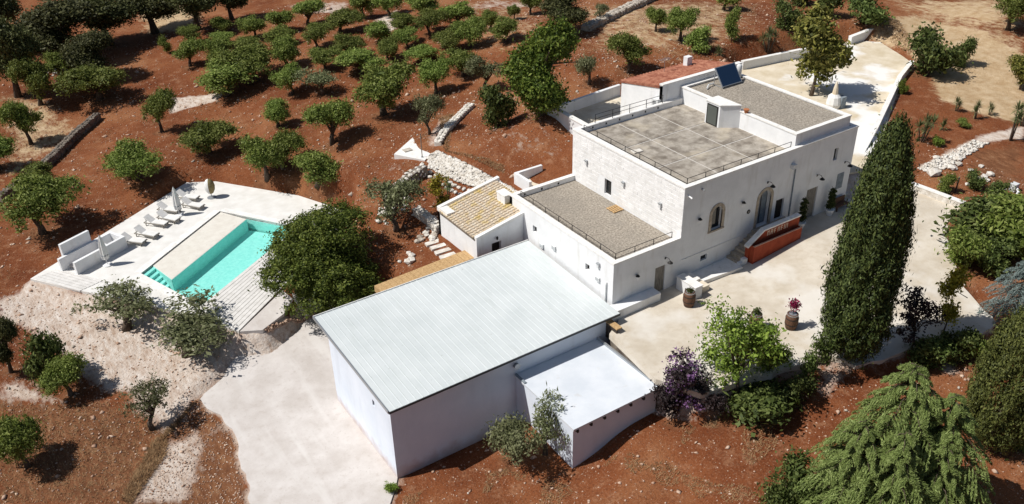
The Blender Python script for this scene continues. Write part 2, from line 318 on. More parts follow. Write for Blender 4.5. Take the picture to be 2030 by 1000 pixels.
# ------------------------------------------------------------------ object helpers
def wloc(o):
    v = Vector((0, 0, 0))
    while o is not None: v += o.location; o = o.parent
    return v
def tag(o, label=None, cat=None, group=None, kind=None):
    if label: o['label'] = label
    if cat: o['category'] = cat
    if group: o['group'] = group
    if kind: o['kind'] = kind
    return o
def thing(name, label, cat, loc=(0, 0, 0), group=None):
    o = bpy.data.objects.new(name, None); COL.objects.link(o); o.location = [float(v) for v in loc]; o.empty_display_size = .3
    return tag(o, label, cat, group, 'thing')
def link(name, me, parent=None, loc=(0, 0, 0)):
    o = bpy.data.objects.new(name, me); COL.objects.link(o); o.location = loc
    if parent is not None: o.parent = parent
    return o
class MB:
    def __init__(s): s.v = []; s.f = []
    def add(s, vs, fs):
        k = len(s.v); s.v += [tuple(map(float, p)) for p in vs]; s.f += [tuple(i+k for i in q) for q in fs]; return s
    def box(s, x0, y0, z0, x1, y1, z1):
        return s.add([(x0,y0,z0),(x1,y0,z0),(x1,y1,z0),(x0,y1,z0),(x0,y0,z1),(x1,y0,z1),(x1,y1,z1),(x0,y1,z1)],
                     [(0,3,2,1),(4,5,6,7),(0,1,5,4),(1,2,6,5),(2,3,7,6),(3,0,4,7)])
    def quad(s, a, b, c, d): return s.add([a, b, c, d], [(0, 1, 2, 3)])
    def bar(s, a, b, w, h, up=(0, 0, 1)):
        a = Vector(a); b = Vector(b); d = (b-a).normalized(); u = Vector(up)
        if abs(d.dot(u)) > .95: u = Vector((1, 0, 0))
        r = d.cross(u).normalized()*w/2; u = r.cross(d).normalized()*h/2
        p = [a-r-u, a+r-u, a+r+u, a-r+u, b-r-u, b+r-u, b+r+u, b-r+u]
        return s.add(p, [(0,1,2,3),(7,6,5,4),(0,4,5,1),(1,5,6,2),(2,6,7,3),(3,7,4,0)])
    def prism(s, poly, z0, z1):
        """vertical prism; z0 / z1 numbers or one value per corner"""
        n = len(poly); A = sum(poly[i][0]*poly[(i+1)%n][1]-poly[(i+1)%n][0]*poly[i][1] for i in range(n))
        if not hasattr(z0, '__len__'): z0 = [z0]*n
        if not hasattr(z1, '__len__'): z1 = [z1]*n
        idx = list(range(n)) if A > 0 else list(range(n))[::-1]
        vs = [(poly[i][0], poly[i][1], z0[i]) for i in idx]+[(poly[i][0], poly[i][1], z1[i]) for i in idx]
        return s.add(vs, [tuple(range(n))[::-1], tuple(range(n, 2*n))]+[(i, (i+1)%n, n+(i+1)%n, n+i) for i in range(n)])
    def tube(s, pts, rad, n=8, cap=True):
        pts = [Vector(p) for p in pts]; k = len(pts); vs = []; fs = []
        for i, p in enumerate(pts):
            d = (pts[min(i+1, k-1)]-pts[max(i-1, 0)]).normalized(); a = d.orthogonal().normalized() if abs(d.z) < .9 else Vector((1, 0, 0)); a = (a-d*a.dot(d)).normalized(); c = d.cross(a)
            r = rad[i] if hasattr(rad, '__len__') else rad
            for j in range(n): t = 2*math.pi*j/n; vs.append(p+a*math.cos(t)*r+c*math.sin(t)*r)
        for i in range(k-1):
            for j in range(n): fs.append((i*n+j, i*n+(j+1)%n, (i+1)*n+(j+1)%n, (i+1)*n+j))
        if cap: fs.append(tuple(range(n))[::-1]); fs.append(tuple(range((k-1)*n, k*n)))
        return s.add(vs, fs)
    def lathe(s, c, prof, n=16):
        vs = []; fs = []; k = len(prof)
        for r, z in prof:
            for j in range(n): t = 2*math.pi*j/n; vs.append((c[0]+r*math.cos(t), c[1]+r*math.sin(t), c[2]+z))
        for i in range(k-1):
            for j in range(n): fs.append((i*n+j, i*n+(j+1)%n, (i+1)*n+(j+1)%n, (i+1)*n+j))
        fs.append(tuple(range(n))[::-1]); fs.append(tuple(range((k-1)*n, k*n)))
        return s.add(vs, fs)
    def mesh(s, name, m, off=(0, 0, 0), smooth=False):
        me = bpy.data.meshes.new(name); o = off
        me.from_pydata([(x-o[0], y-o[1], z-o[2]) for x, y, z in s.v], [], s.f); me.update()
        if m: me.materials.append(m)
        if smooth: me.polygons.foreach_set('use_smooth', [True]*len(me.polygons))
        return me
    def build(s, name, m, parent=None, smooth=False, base=None):
        off = wloc(parent) if parent is not None else Vector((0, 0, 0))
        if base is not None: off = off*0+Vector(base)
        me = s.mesh(name, m, off, smooth)
        o = link(name, me, parent)
        if base is not None: o.location = Vector(base)-(wloc(parent) if parent is not None else Vector((0, 0, 0)))
        return o
def copy_tree(o, parent=None):
    c = o.copy(); COL.objects.link(c)
    if parent is not None: c.parent = parent
    for ch in list(o.children): copy_tree(ch, c)
    return c

# ------------------------------------------------------------------ ground sheet
def axis(a, b, step, lo, hi):
    mid = np.arange(a, b+step/2, step); L = [a]; s = step
    while L[-1] > lo: s *= 1.22; L.append(L[-1]-s)
    R = [mid[-1]]; s = step
    while R[-1] < hi: s *= 1.22; R.append(R[-1]+s)
    return np.concatenate([np.array(L[1:][::-1]), mid, np.array(R[1:])])
gx = axis(-56, 66, .55, -600, 700); gy = axis(-34, 84, .55, -500, 900)
GX, GY = np.meshgrid(gx, gy); GZ = TZ(GX, GY)
nx, ny = len(gx), len(gy)
me = bpy.data.meshes.new('ground')
me.vertices.add(nx*ny); me.vertices.foreach_set('co', np.stack([GX, GY, GZ], -1).reshape(-1).astype(np.float32))
ii = (np.arange(ny-1)[:, None]*nx+np.arange(nx-1)[None]).reshape(-1)
q = np.stack([ii, ii+1, ii+nx+1, ii+nx], -1)
me.loops.add(q.size); me.loops.foreach_set('vertex_index', q.reshape(-1).astype(np.int32))
me.polygons.add(len(q)); me.polygons.foreach_set('loop_start', (np.arange(len(q))*4).astype(np.int32)); me.polygons.foreach_set('use_smooth', np.ones(len(q), bool))
me.update(); me.validate()
GRAVEL = [(DRIVE, .95, 1.3), (COURT, .75, 1.0), (BACK, .8, 1.2), (GP([(0,598),(60,556),(160,582),(300,612),(400,636),(475,662),(540,662),(470,710),(395,786),(330,850),(255,775),(215,770),(120,690),(40,640),(0,650)]), 1.0, 2.5),
          (GP([(0,745),(80,770),(130,800),(60,800),(0,790)]), .7, 2), (GP([(330,880),(395,850),(405,900),(370,1000),(270,1000),(285,940)]), .66, 1.5), (GP([(395,800),(440,840),(465,960),(420,1000),(390,900)]), .25, 1),
          (GP([(335,195),(400,190),(440,185),(430,200),(370,215),(340,225)]), .95, 1.0), (GP([(740,40),(790,20),(800,50),(760,70)]), .7, 2), (GP([(560,10),(700,0),(690,25),(600,30)]), .5, 2),
          (GP([(1820,330),(1900,290),(1950,268),(2030,250),(2030,275),(1960,282),(1900,310),(1860,345)]), .85, 1.0), (GP([(1600,770),(1640,720),(1680,740),(1640,800)]), .6, 1.2),
          (GP([(870,235),(940,215),(900,260),(850,300),(840,290)]), .5, 1), (GP([(960,240),(1130,240),(1130,330),(1060,330),(960,300)]), .28, 3), (GP([(1860,700),(1900,690),(1900,740),(1870,745)]), .6, 1),
          (GP([(900,20),(960,0),(1100,0),(1060,20)]), .4, 3), (GP([(720,330),(760,310),(830,330),(740,370)]), .3, 2)]
TAN = [(GP([(1735,40),(1800,35),(1900,55),(2030,108),(2030,236),(1990,236),(1930,222),(1865,195),(1850,150),(1800,95),(1735,75)]), 1.0, 2.5),
       (GP([(1100,20),(1300,0),(1500,0),(1500,100),(1400,115),(1240,120),(1150,100)]), .45, 8), (GP([(1750,0),(2030,0),(2030,80),(1850,45)]), .62, 6), (GP([(0,190),(90,190),(180,260),(60,330),(0,380)]), .5, 4),
       (GP([(880,0),(1100,0),(1150,70),(1000,110),(900,120)]), .36, 8), (GP([(270,20),(380,0),(400,45),(300,75)]), .75, 4)]
BROWN = [(GP([(0,790),(130,800),(230,800),(300,860),(250,1000),(0,1000)]), .8, 3), (GP([(400,790),(460,870),(490,1000),(250,1010),(330,870)]), .95, 1.5), (GP([(1920,300),(2030,280),(2030,420),(1930,380)]), .7, 3),
         (GP([(1300,880),(1600,800),(1600,1000),(1300,1000)]), .2, 6), (GP([(950,300),(1030,350),(1130,330),(1130,250),(960,250)]), .3, 3)]
msk = np.zeros((ny, nx, 4)); msk[..., 3] = 1
for ch, lst in enumerate((GRAVEL, TAN, BROWN)):
    for poly, amt, fall in lst:
        s = sdist(GX, GY, poly); msk[..., ch] = np.maximum(msk[..., ch], amt*smooth(.5-s/(2*fall)))
ca = me.color_attributes.new('mask', 'FLOAT_COLOR', 'POINT'); ca.data.foreach_set('color', msk.reshape(-1).astype(np.float32))
me.materials.append(gm)
GROUND_ME = me; tag(link('ground', me), kind='structure')

def drape(name, poly, fn, m, step=1.2, skirt=.35):
    """flat-lying paved sheet over polygon, heights fn(x, y), with a real edge"""
    bm = bmesh.new(); vs = [bm.verts.new((x, y, 0)) for x, y in poly]
    for t in tessellate_polygon([[Vector((x, y, 0)) for x, y in poly]]):
        try: bm.faces.new([vs[i] for i in t])
        except ValueError: pass
    xs = [p[0] for p in poly]; ys = [p[1] for p in poly]
    for lo, hi, ax in ((min(xs), max(xs), 0), (min(ys), max(ys), 1)):
        k = lo+step
        while k < hi:
            co = (k, 0, 0) if ax == 0 else (0, k, 0); no = (1, 0, 0) if ax == 0 else (0, 1, 0)
            bmesh.ops.bisect_plane(bm, geom=bm.verts[:]+bm.edges[:]+bm.faces[:], plane_co=co, plane_no=no, dist=1e-5); k += step
    for f in bm.faces:
        f.normal_update()
        if f.normal.z < 0: f.normal_flip()
    be = [e for e in bm.edges if len(e.link_faces) == 1]
    r = bmesh.ops.extrude_edge_only(bm, edges=be); low = {v for v in r['geom'] if isinstance(v, bmesh.types.BMVert)}
    for v in bm.verts: v.co.z = float(fn(v.co.x, v.co.y))-(skirt if v in low else 0)
    bmesh.ops.recalc_face_normals(bm, faces=bm.faces[:])
    me = bpy.data.meshes.new(name); bm.to_mesh(me); bm.free(); me.materials.append(m)
    return tag(link(name, me), kind='structure')
drape('courtyard_paving', COURT, lambda x, y: cyz(x), courtm, 1.2, .5)
drape('driveway', DRIVE, lambda x, y: drz(x, y), drivem, 1.5, .3)
drape('back_driveway', BACK, lambda x, y: 2.7, backm, 2.0, .3)

# ------------------------------------------------------------------ walls with real openings
def wallpanel(mb, o, ua, va, na, U0, U1, V0, V1, holes, depth):
    """rectangle in plane o + u*ua + v*va facing outward -na; holes = (u0, u1, v0, v1, arch radius or 0); reveals go inward along na"""
    o, ua, va, na = map(Vector, (o, ua, va, na)); P = lambda u, v, d=0: o+ua*u+va*v+na*d
    us = sorted({U0, U1, *[h[0] for h in holes], *[h[1] for h in holes]}); vs = sorted({V0, V1, *[h[2] for h in holes], *[h[3] for h in holes]})
    for i in range(len(us)-1):
        for j in range(len(vs)-1):
            cu, cv = (us[i]+us[i+1])/2, (vs[j]+vs[j+1])/2
            if any(h[0] < cu < h[1] and h[2] < cv < h[3] for h in holes): continue
            mb.quad(P(us[i], vs[j]), P(us[i+1], vs[j]), P(us[i+1], vs[j+1]), P(us[i], vs[j+1]))
    for u0, u1, v0, v1, arch in holes:
        top = [(u0, v1), (u1, v1)]
        if arch:
            k = 10; cx, cy = (u0+u1)/2, v1-(u1-u0)/2; R = (u1-u0)/2
            top = [(cx-R*math.cos(math.pi*t/k), cy+R*math.sin(math.pi*t/k)) for t in range(k+1)]
            for a, b in zip(top[:-1], top[1:]): mb.quad(P(*a), P(*b), P(b[0], v1), P(a[0], v1))
        loop = [(u0, v0)]+top+[(u1, v0)]
        for a, b in zip(loop, loop[1:]+loop[:1]): mb.quad(P(*a), P(*a, depth), P(*b, depth), P(*b))
def arch_ring(mb, o, ua, va, na, u0, u1, v0, v1, wd, proud, arch=True, sill=True):
    """stone surround around an opening, standing proud of the wall"""
    o, ua, va, na = map(Vector, (o, ua, va, na)); P = lambda u, v, d: o+ua*u+va*v+na*d
    k = 10; cx = (u0+u1)/2; R = (u1-u0)/2
    if arch:
        inn = [(u0, v0)]+[(cx-R*math.cos(math.pi*t/k), v1-R+R*math.sin(math.pi*t/k)) for t in range(k+1)]+[(u1, v0)]
        out = [(u0-wd, v0)]+[(cx-(R+wd)*math.cos(math.pi*t/k), v1-R+(R+wd)*math.sin(math.pi*t/k)) for t in range(k+1)]+[(u1+wd, v0)]
    else: inn = [(u0, v0), (u0, v1), (u1, v1), (u1, v0)]; out = [(u0-wd, v0), (u0-wd, v1+wd), (u1+wd, v1+wd), (u1+wd, v0)]
    for i in range(len(inn)-1):
        a, b, c, d = inn[i], inn[i+1], out[i+1], out[i]
        mb.quad(P(*d, -proud), P(*c, -proud), P(*b, -proud), P(*a, -proud)); mb.quad(P(*d, 0), P(*c, 0), P(*c, -proud), P(*d, -proud)); mb.quad(P(*a, -proud), P(*b, -proud), P(*b, .1), P(*a, .1))
    if sill:
        a, b = P(u0-wd*1.1, v0-.14, -proud-.05), P(u1+wd*1.1, v0, .05); lo = [min(a[i], b[i]) for i in range(3)]; hi = [max(a[i], b[i]) for i in range(3)]; mb.box(*lo, *hi)
def window(parent, o, ua, va, na, u0, u1, v0, v1, inset, pane=None, framem=None, fw=.07):
    o, ua, va, na = map(Vector, (o, ua, va, na))
    def bx(mb, a0, a1, b0, b1, d0, d1):
        a, b = o+ua*a0+va*b0+na*d0, o+ua*a1+va*b1+na*d1; mb.box(*[min(a[i], b[i]) for i in range(3)], *[max(a[i], b[i]) for i in range(3)])
    m = MB(); bx(m, u0, u0+fw, v0, v1, inset, inset+.06); bx(m, u1-fw, u1, v0, v1, inset, inset+.06); bx(m, u0+fw, u1-fw, v1-fw, v1, inset, inset+.06); bx(m, u0+fw, u1-fw, v0, v0+fw, inset, inset+.06)
    f = m.build('window', framem or darkwood, parent)
    m = MB(); bx(m, u0+fw, u1-fw, v0+fw, v1-fw, inset+.02, inset+.04); m.build('pane', pane or glass, f)
    return f

# ================================================================== MAIN HOUSE
X1, D, H1, H2, X2 = 7.1, 14.84, 4.3, 8.89, 28.35
EX, EY, EZ = (1, 0, 0), (0, 1, 0), (0, 0, 1)
house = thing('main_house', 'large white flat roofed house of three stepped blocks', 'house', (14, 7, 0))
# facade (y = 0)
fw_ = MB()
wallpanel(fw_, (0,0,0), EX, EZ, EY, 0, X1, -1.4, H1-.14, [(4.5, 5.6, -.32, 2.25, 0)], .3)
wallpanel(fw_, (0,0,0), EX, EZ, EY, X1, X2, -1.4, H2-.14, [(10.5, 11.7, 3.8, 5.98, 1), (16.15, 17.65, 2.25, 5.75, 1), (18.45, 19.5, 2.25, 4.25, 0), (22.55, 24.0, .85, 4.05, 0), (9.65, 10.4, 1.1, 1.62, 0), (25.5, 26.05, 6.15, 7.35, 0)], .4)
fw_.build('front_wall', plaster, house)
m = MB(); arch_ring(m, (0,0,0), EX, EZ, EY, 10.5, 11.7, 3.8, 5.98, .3, .05); m.build('window_surround', stonetrim, house)
m = MB(); arch_ring(m, (0,0,0), EX, EZ, EY, 16.15, 17.65, 2.25, 5.75, .28, .06, True, False); m.build('door_surround', stonetrim, house)
window(house, (0,0,0), EX, EZ, EY, 10.51, 11.69, 3.81, 5.97, .3)
m = MB(); m.box(16.16, .42, 2.26, 17.64, .5, 5.74); dr = m.build('entrance_door', greycloth, house)
m = MB(); m.box(16.85, .40, 2.3, 16.95, .425, 5.1); m.build('door_split', darkwood, dr)
m = MB(); m.box(18.46, .18, 2.26, 19.49, .26, 4.24); dr = m.build('iron_gate', darkwood, house)
for k in range(6):
    m = MB(); m.box(18.55+k*.165, .14, 2.3, 18.59+k*.165, .18, 4.2); m.build('bar', iron, dr)
m = MB(); m.box(22.56, .16, .86, 24.0, .26, 4.04); dr = m.build('plank_door', greywood, house)
for k in range(7):
    m = MB(); m.box(22.58+k*.203, .13, .88, 22.58+k*.203+.18, .162, 4.02); m.build('plank', greywood, dr)
m = MB(); m.box(4.51, .12, -.31, 5.59, .2, 2.24); dr = m.build('plank_door', greywood, house)
for k in range(5):
    m = MB(); m.box(4.53+k*.212, .09, -.29, 4.53+k*.212+.19, .122, 2.22); m.build('plank', greywood, dr)
window(house, (0,0,0), EX, EZ, EY, 9.66, 10.39, 1.11, 1.61, .2, fw=.04); window(house, (0,0,0), EX, EZ, EY, 25.51, 26.04, 6.16, 7.34, .25, fw=.05)
m = MB(); m.box(7.4, -.05, 1.98, 14.4, .02, 2.06); m.build('string_course', coping, house)
m = MB(); m.box(26.6, -.03, 2.9, 27.5, .03, 4.5); m.build('shutter', greycloth, house)
# left walls
lw = MB(); wallpanel(lw, (0,0,0), EY, EZ, EX, 0, D, -6.6, H1-.14, [(3.05, 3.6, 2.0, 2.6, 0), (10.6, 11.2, 2.1, 2.75, 0)], .35); lw.build('side_wall', plaster, house)
for (a, b, c, d) in ((3.05, 3.6, 2.0, 2.6), (10.6, 11.2, 2.1, 2.75)): window(house, (0,0,0), EY, EZ, EX, a, b, c, d, .25, fw=.05)
uw = MB(); wallpanel(uw, (X1,0,0), EY, EZ, EX, 0, D, 3.6, H2-.14, [(9.1, 10.05, 4.25, 5.75, 0)], .35); uw.build('upper_side_wall', plaster, house)
window(house, (X1,0,0), EY, EZ, EX, 9.1, 10.05, 4.25, 5.75, .22, fw=.08)
# painted masonry blocks of the upper side wall
ch = .385; zz = 3.95; row = 0; bl = random.Random(3)
while zz < H2-.3:
    y = .02 if row % 2 else -.4
    while y < D-.02:
        L = bl.uniform(.75, 1.15); y0, y1 = max(.02, y), min(D-.02, y+L-.018); y += L
        if y1-y0 < .15 or (y1 > 9.0 and y0 < 10.15 and zz+ch > 4.15 and zz < 5.85): continue
        pr = bl.uniform(.005, .016); z1 = min(zz+ch-.016, H2-.16); t = [bl.uniform(-.008, .008) for _ in range(4)]
        m = MB(); m.add([(X1+.05,y0,zz),(X1+.05,y1,zz),(X1+.05,y1,z1),(X1+.05,y0,z1),(X1-pr+t[0],y0+.015,zz+.015),(X1-pr+t[1],y1-.015,zz+.015),(X1-pr+t[2],y1-.015,z1-.015),(X1-pr+t[3],y0+.015,z1-.015)],
                        [(7,6,5,4),(0,1,5,4)[::-1],(1,2,6,5)[::-1],(2,3,7,6)[::-1],(3,0,4,7)[::-1]])
        m.build('stone_block', blockm, house)
    zz += ch; row += 1
# back and right walls
m = MB(); m.box(0, D-.4, -2, X1, D, H1-.14); m.box(X1+.001, D-.4, -2, X2, D-.001, H2-.141); m.build('back_wall', plaster, house)
m = MB(); m.box(X2-.4, .002, -1.4, X2, D-.002, H2-.142); m.build('right_wall', plaster, house)
# parapet copings
def ring(mb, x0, y0, x1, y1, w, z0, z1):
    mb.box(x0, y0, z0, x1, y0+w, z1); mb.box(x0, y1-w, z0, x1, y1, z1); mb.box(x0, y0+w, z0, x0+w, y1-w, z1); mb.box(x1-w, y0+w, z0, x1, y1-w, z1)
m = MB(); m.box(-.04, -.04, H1-.14, X1-.05, .42, H1); m.box(-.04, .42, H1-.14, .5, D-.42, H1); m.box(-.04, D-.42, H1-.14, X1-.05, D+.04, H1); m.build('parapet_coping', coping, house)
m = MB(); m.box(.1, .1, 3.4, X1-.05, .38, H1-.14); m.box(.1, .38, 3.4, .46, D-.38, H1-.14); m.box(.1, D-.38, 3.4, X1-.05, D-.1, H1-.14); m.build('parapet', plaster, house)
m = MB(); m.box(X1-.05, -.05, H2-.14, X2+.05, .4, H2); m.box(X1-.05, .4, H2-.14, X1+.55, D-.4, H2); m.box(X1-.05, D-.4, H2-.14, 20.3, D+.05, H2); m.box(X2-.4, .4, H2-.14, X2+.05, D+.05, H2); m.build('parapet_coping', coping, house)
m = MB(); m.box(X1+.1, .08, 7.6, X2-.1, .36, H2-.14); m.box(X1+.1, .36, 7.6, X1+.5, D-.36, H2-.14); m.box(X1+.1, D-.36, 7.6, 20.3, D-.08, H2-.14); m.build('parapet', plaster, house)
# roofs
m = MB(); m.box(.3, .3, 3.3, X1-.02, D-.3, 3.82); m.build('gravel_roof', gravelroof, house)
TF = 8.35
m = MB(); m.box(X1+.3, .3, 7.4, 27.6, D-.3, TF-.03); tf = m.build('terrace_floor', mortar, house)
xs = [X1+.5, 11.6, 11.85, 16.1, 20.3]; ys = [.42, 4.9, 9.6, D-.42]
xs = [X1+.52, 12.0, 16.3, 20.28]
for i in range(3):
    for j in range(3):
        m = MB(); m.box(xs[i]+.08, ys[j]+.08, TF-.06, xs[i+1]-.08, ys[j+1]-.08, TF+random.uniform(0, .008)); m.build('paving_panel', terr, tf)
# third block
T0, T1, TY, H3 = 20.3, 27.5, .36, 10.02
m = MB(); m.box(T0, TY, 7.9, T1, D-.002, H3-.32); m.build('penthouse_wall', plaster, house)
m = MB(); ring(m, T0+.002, TY+.002, T1-.002, D-.004, .3, H3-.32, H3-.12); m.build('parapet', plaster, house)
m = MB(); ring(m, T0-.05, TY-.05, T1+.05, D+.04, .42, H3-.12, H3); m.build('parapet_coping', coping, house)
m = MB(); m.box(T0+.2, TY+.2, H3-.5, T1-.2, D-.2, H3-.22); m.build('gravel_roof', gravelroof, house)
# stair head with glazed door
m = MB(); m.prism([(18.75, 8.0), (20.3, 6.9), (20.3, 9.8), (18.75, 9.8)], TF-.1, 10.5); sh = m.build('stair_head', plaster, house)
m = MB(); m.prism([(18.68, 7.95), (20.32, 6.82), (20.32, 9.88), (18.68, 9.88)], 10.5, 10.58); m.build('stair_head_cap', coping, sh)
m = MB(); m.box(18.7, 8.2, TF+.02, 18.748, 9.6, TF+1.98); dr = m.build('glazed_door', iron, house)
m = MB(); m.box(18.69, 8.32, TF+.12, 18.7, 9.48, TF+1.86); m.build('pane', mat('door_glass', (.10,.11,.10), rough=.15), dr)
# slots at the back parapets
for y, z, xs_ in ((D-.36, TF+.28, (9, 10.6, 12.2, 13.8, 15.4, 17)), (D-.38, 4.0, (1.3, 3.2, 5.1))):
    for x in xs_:
        m = MB(); m.box(x, y-.05, z-.08, x+.16, y-.003, z+.1); m.build('scupper', iron, house)
# railings
def railing(path, h, base, label=None):
    m = MB(); r = None
    for k in (.52, 1.0):
        for a, b in zip(path[:-1], path[1:]): m.bar((a[0], a[1], base+h*k), (b[0], b[1], base+h*k), .035, .035)
    r = m.build('railing', iron, house)
    for a, b in zip(path[:-1], path[1:]):
        L = math.hypot(b[0]-a[0], b[1]-a[1]); n_ = max(1, round(L/1.9))
        for i in range(n_+1):
            t = i/n_; m = MB(); x, y = a[0]+(b[0]-a[0])*t, a[1]+(b[1]-a[1])*t; m.box(x-.022, y-.022, base, x+.022, y+.022, base+h); m.build('post', iron, r)
railing([(.62, D-.9), (.62, .55), (X1-.5, .55)], .95, 3.82)
railing([(X1+.72, D-.7), (X1+.72, .55), (20.0, .55)], .95, TF)
railing([(9.5, D-.2), (17.8, D-.2)], .85, H2)
# fittings on the roofs and walls
def lantern(p, axis, label):
    t = thing('wall_lantern', label, 'lantern', p, 'wall lanterns on the white house'); x, y, z = p; nx_, ny_ = axis
    cx, cy = x+nx_*.2, y+ny_*.2
    m = MB(); m.lathe((cx, cy, z), [(.10, -.2), (.14, .12), (.15, .14)], 6); m.build('glass_body', white, t)
    m = MB(); m.lathe((cx, cy, z+.14), [(.2, 0), (.06, .14), (.02, .2)], 6); m.build('cap', iron, t)
    m = MB(); m.bar((x, y, z+.2), (cx, cy, z+.28), .03, .03); m.build('bracket', iron, t)
def gooseneck(p, axis, label):
    t = thing('gooseneck_lamp', label, 'lamp', p, 'gooseneck lamps on the facade'); x, y, z = p; ax, ay = axis
    pts = [(x+ax*s, y+ay*s, z+h) for s, h in ((0, 0), (.2, .14), (.42, .16), (.58, 0))]
    m = MB(); m.tube(pts, .025, 6); m.build('arm', iron, t)
    m = MB(); m.lathe((x+ax*.6, y+ay*.6, z-.18), [(.24, 0), (.2, .06), (.07, .18), (.03, .22)], 12); m.build('shade', iron, t)
    m = MB(); m.box(x-.07, y-.03, z-.1, x+.07, y+.005, z+.1); m.build('wall_plate', iron, t)
for q, lab in (((1384.5,437), 'black capped wall lantern left of the arched window'), ((1471,404), 'black capped wall lantern between arched window and arched doorway'), ((1261,549), 'black capped wall lantern left of the low plank door')): lantern(tuple(ony(*q, 0)), (0, -1), lab)
for q, lab in (((1522,362), 'black gooseneck lamp right above the arched doorway'), ((1620,348), 'black gooseneck lamp above the tall plank door'), ((1675,322), 'black gooseneck lamp near the right end of facade'), ((1319,512), 'black gooseneck lamp over the low plank door')): gooseneck(tuple(ony(*q, 0)), (0, -1), lab)
for q, x, lab in (((1237,365), X1, 'pale wall lantern beside the window above the gravel roof'), ((1310,407), X1, 'pale wall lantern near the front corner above gravel roof'), ((1163.5,322), X1, 'pale wall lantern near the back corner of block wall'), ((1187.5,526), 0, 'pale wall lantern above the barn roof by the corner')):
    t = thing('wall_sconce', lab, 'lantern', tuple(onx(*q, x)), 'pale sconces on the side walls'); p = t.location
    m = MB(); m.box(p.x-.18, p.y-.12, p.z-.22, p.x-.04, p.y+.12, p.z+.16); m.build('body', acm, t); m = MB(); m.box(p.x-.24, p.y-.16, p.z+.16, p.x+.0, p.y+.16, p.z+.22); m.build('cap', steel, t)
for q, lab in (((1075,487), 'white vent box on side wall by the small back window'), ((1099,491), 'white vent box right of the other, above the barn roof'), ((1186,553), 'white meter box beside the downpipe near the corner')):
    t = thing('vent_box', lab, 'vent', tuple(onx(*q, 0)), 'vent boxes on the side wall'); p = t.location
    m = MB(); m.box(p.x-.16, p.y-.25, p.z-.2, p.x-.003, p.y+.25, p.z+.2); m.build('casing', acm, t)
    for k in range(3): m = MB(); m.box(p.x-.175, p.y-.18, p.z-.1+k*.09, p.x-.16, p.y+.18, p.z-.06+k*.09); m.build('slat', steel, t)
m = MB(); m.tube([(-.1, .75, -.2), (-.1, .75, 2.0), (-.02, .75, 2.2)], .07, 8); m.build('downpipe', acm, house)
p0, p1 = ony(1578, 331, -.08), ony(1563, 432, -.08)
m = MB(); m.tube([p0, p1], .06, 8); m.build('downpipe', greycloth, house)
m = MB(); m.box(p0[0]-.6, -.32, p0[2]-.05, p0[0]-.1, -.003, p0[2]+.35); m.build('rainwater_box', acm, house)
m = MB(); m.tube([(7.5, -.01, 8.1), (7.5, -.5, 8.0)], .07, 8); m.build('spout', white, house); m = MB(); m.tube([(9.0, -.01, 8.25), (9.0, -.3, 8.2)], .09, 8); m.build('spout', steel, house)
p = ony(1483.5, 420, 0); t = thing('wall_plaque', 'small round dark plaque left of the arched doorway', 'plaque', tuple(p)); m = MB(); m.tube([(p[0], -.003, p[2]), (p[0], -.05, p[2])], .2, 12); m.build('disc', iron, t); m = MB(); m.tube([(p[0], -.05, p[2]), (p[0], -.06, p[2])], .12, 12); m.build('face', greywood, t)
p = onz(1219, 416, 3.82); t = thing('roof_pallet', 'small yellow wooden pallet lying on the lower gravel roof', 'pallet', (p[0], p[1], 3.83))
for k in range(5): m = MB(); m.box(p[0]-.55+k*.24, p[1]-.55, 3.9, p[0]-.4+k*.24, p[1]+.55, 3.94); m.build('slat', goldwood, t)
for k in range(3): m = MB(); m.box(p[0]-.55, p[1]-.5+k*.45, 3.825, p[0]+.56, p[1]-.4+k*.45, 3.9); m.build('bearer', goldwood, t)
p = onz(1262, 301, TF); t = thing('roof_slab', 'small pale slab lying loose on the upper terrace', 'slab', (p[0], p[1], TF+.012)); m = MB(); m.prism([(p[0]-.5, p[1]-.3), (p[0]+.45, p[1]-.35), (p[0]+.5, p[1]+.2), (p[0]-.4, p[1]+.35)], TF+.012, TF+.1); m.build('slab_face', stonew, t)
p = onz(1461, 214, H3); t = thing('roof_pot', 'orange clay pot on the penthouse parapet by the glazed door', 'pot', (20.35, 6.3, H3+.004)); m = MB(); m.lathe((20.35, 6.3, H3+.004), [(.16, 0), (.24, .28), (.27, .28), (.27, .34), (.2, .34)], 12); m.build('pot', orangep, t)
m = MB(); m.lathe((20.35, 6.3, H3+.3), [(.19, 0), (.02, .03)], 10); m.build('soil', soil2, t)
# solar panel
t = thing('solar_panel', 'tilted dark blue solar water panel at back of penthouse roof', 'solar panel', (25.6, 12.8, H3-.22)); zb = H3-.2
a, b_, c_, d_ = Vector((23.3, 12.3, zb+.12)), Vector((26.0, 12.3, zb+.12)), Vector((26.0, 13.55, zb+1.75)), Vector((23.3, 13.55, zb+1.75))
nn = (b_-a).cross(d_-a).normalized()
m = MB(); m.add([a, b_, c_, d_, a+nn*.1, b_+nn*.1, c_+nn*.1, d_+nn*.1], [(0,3,2,1),(4,5,6,7),(0,1,5,4),(1,2,6,5),(2,3,7,6),(3,0,4,7)]); m.build('frame', steel, t)
e = [a.lerp(c_, .035), b_.lerp(d_, .035), c_.lerp(a, .035), d_.lerp(b_, .035)]; m = MB(); m.quad(*[v+nn*.104 for v in e]); m.build('collector_glass', solarm, t)
for x in (23.5, 25.8):
    m = MB(); m.bar((x, 13.6, zb-.02), (x, 13.5, zb+1.7), .06, .06); m.build('leg', steel, t)
    m = MB(); m.bar((x, 12.3, zb+.02), (x, 14.1, zb+.02), .06, .06); m.build('foot_rail', steel, t)
m = MB(); m.tube([(22.0, 13.0, zb+.1), (22.6, 13.4, zb+.25), (23.4, 13.5, zb+.2)], .07, 6); m.build('pipe', acm, t)
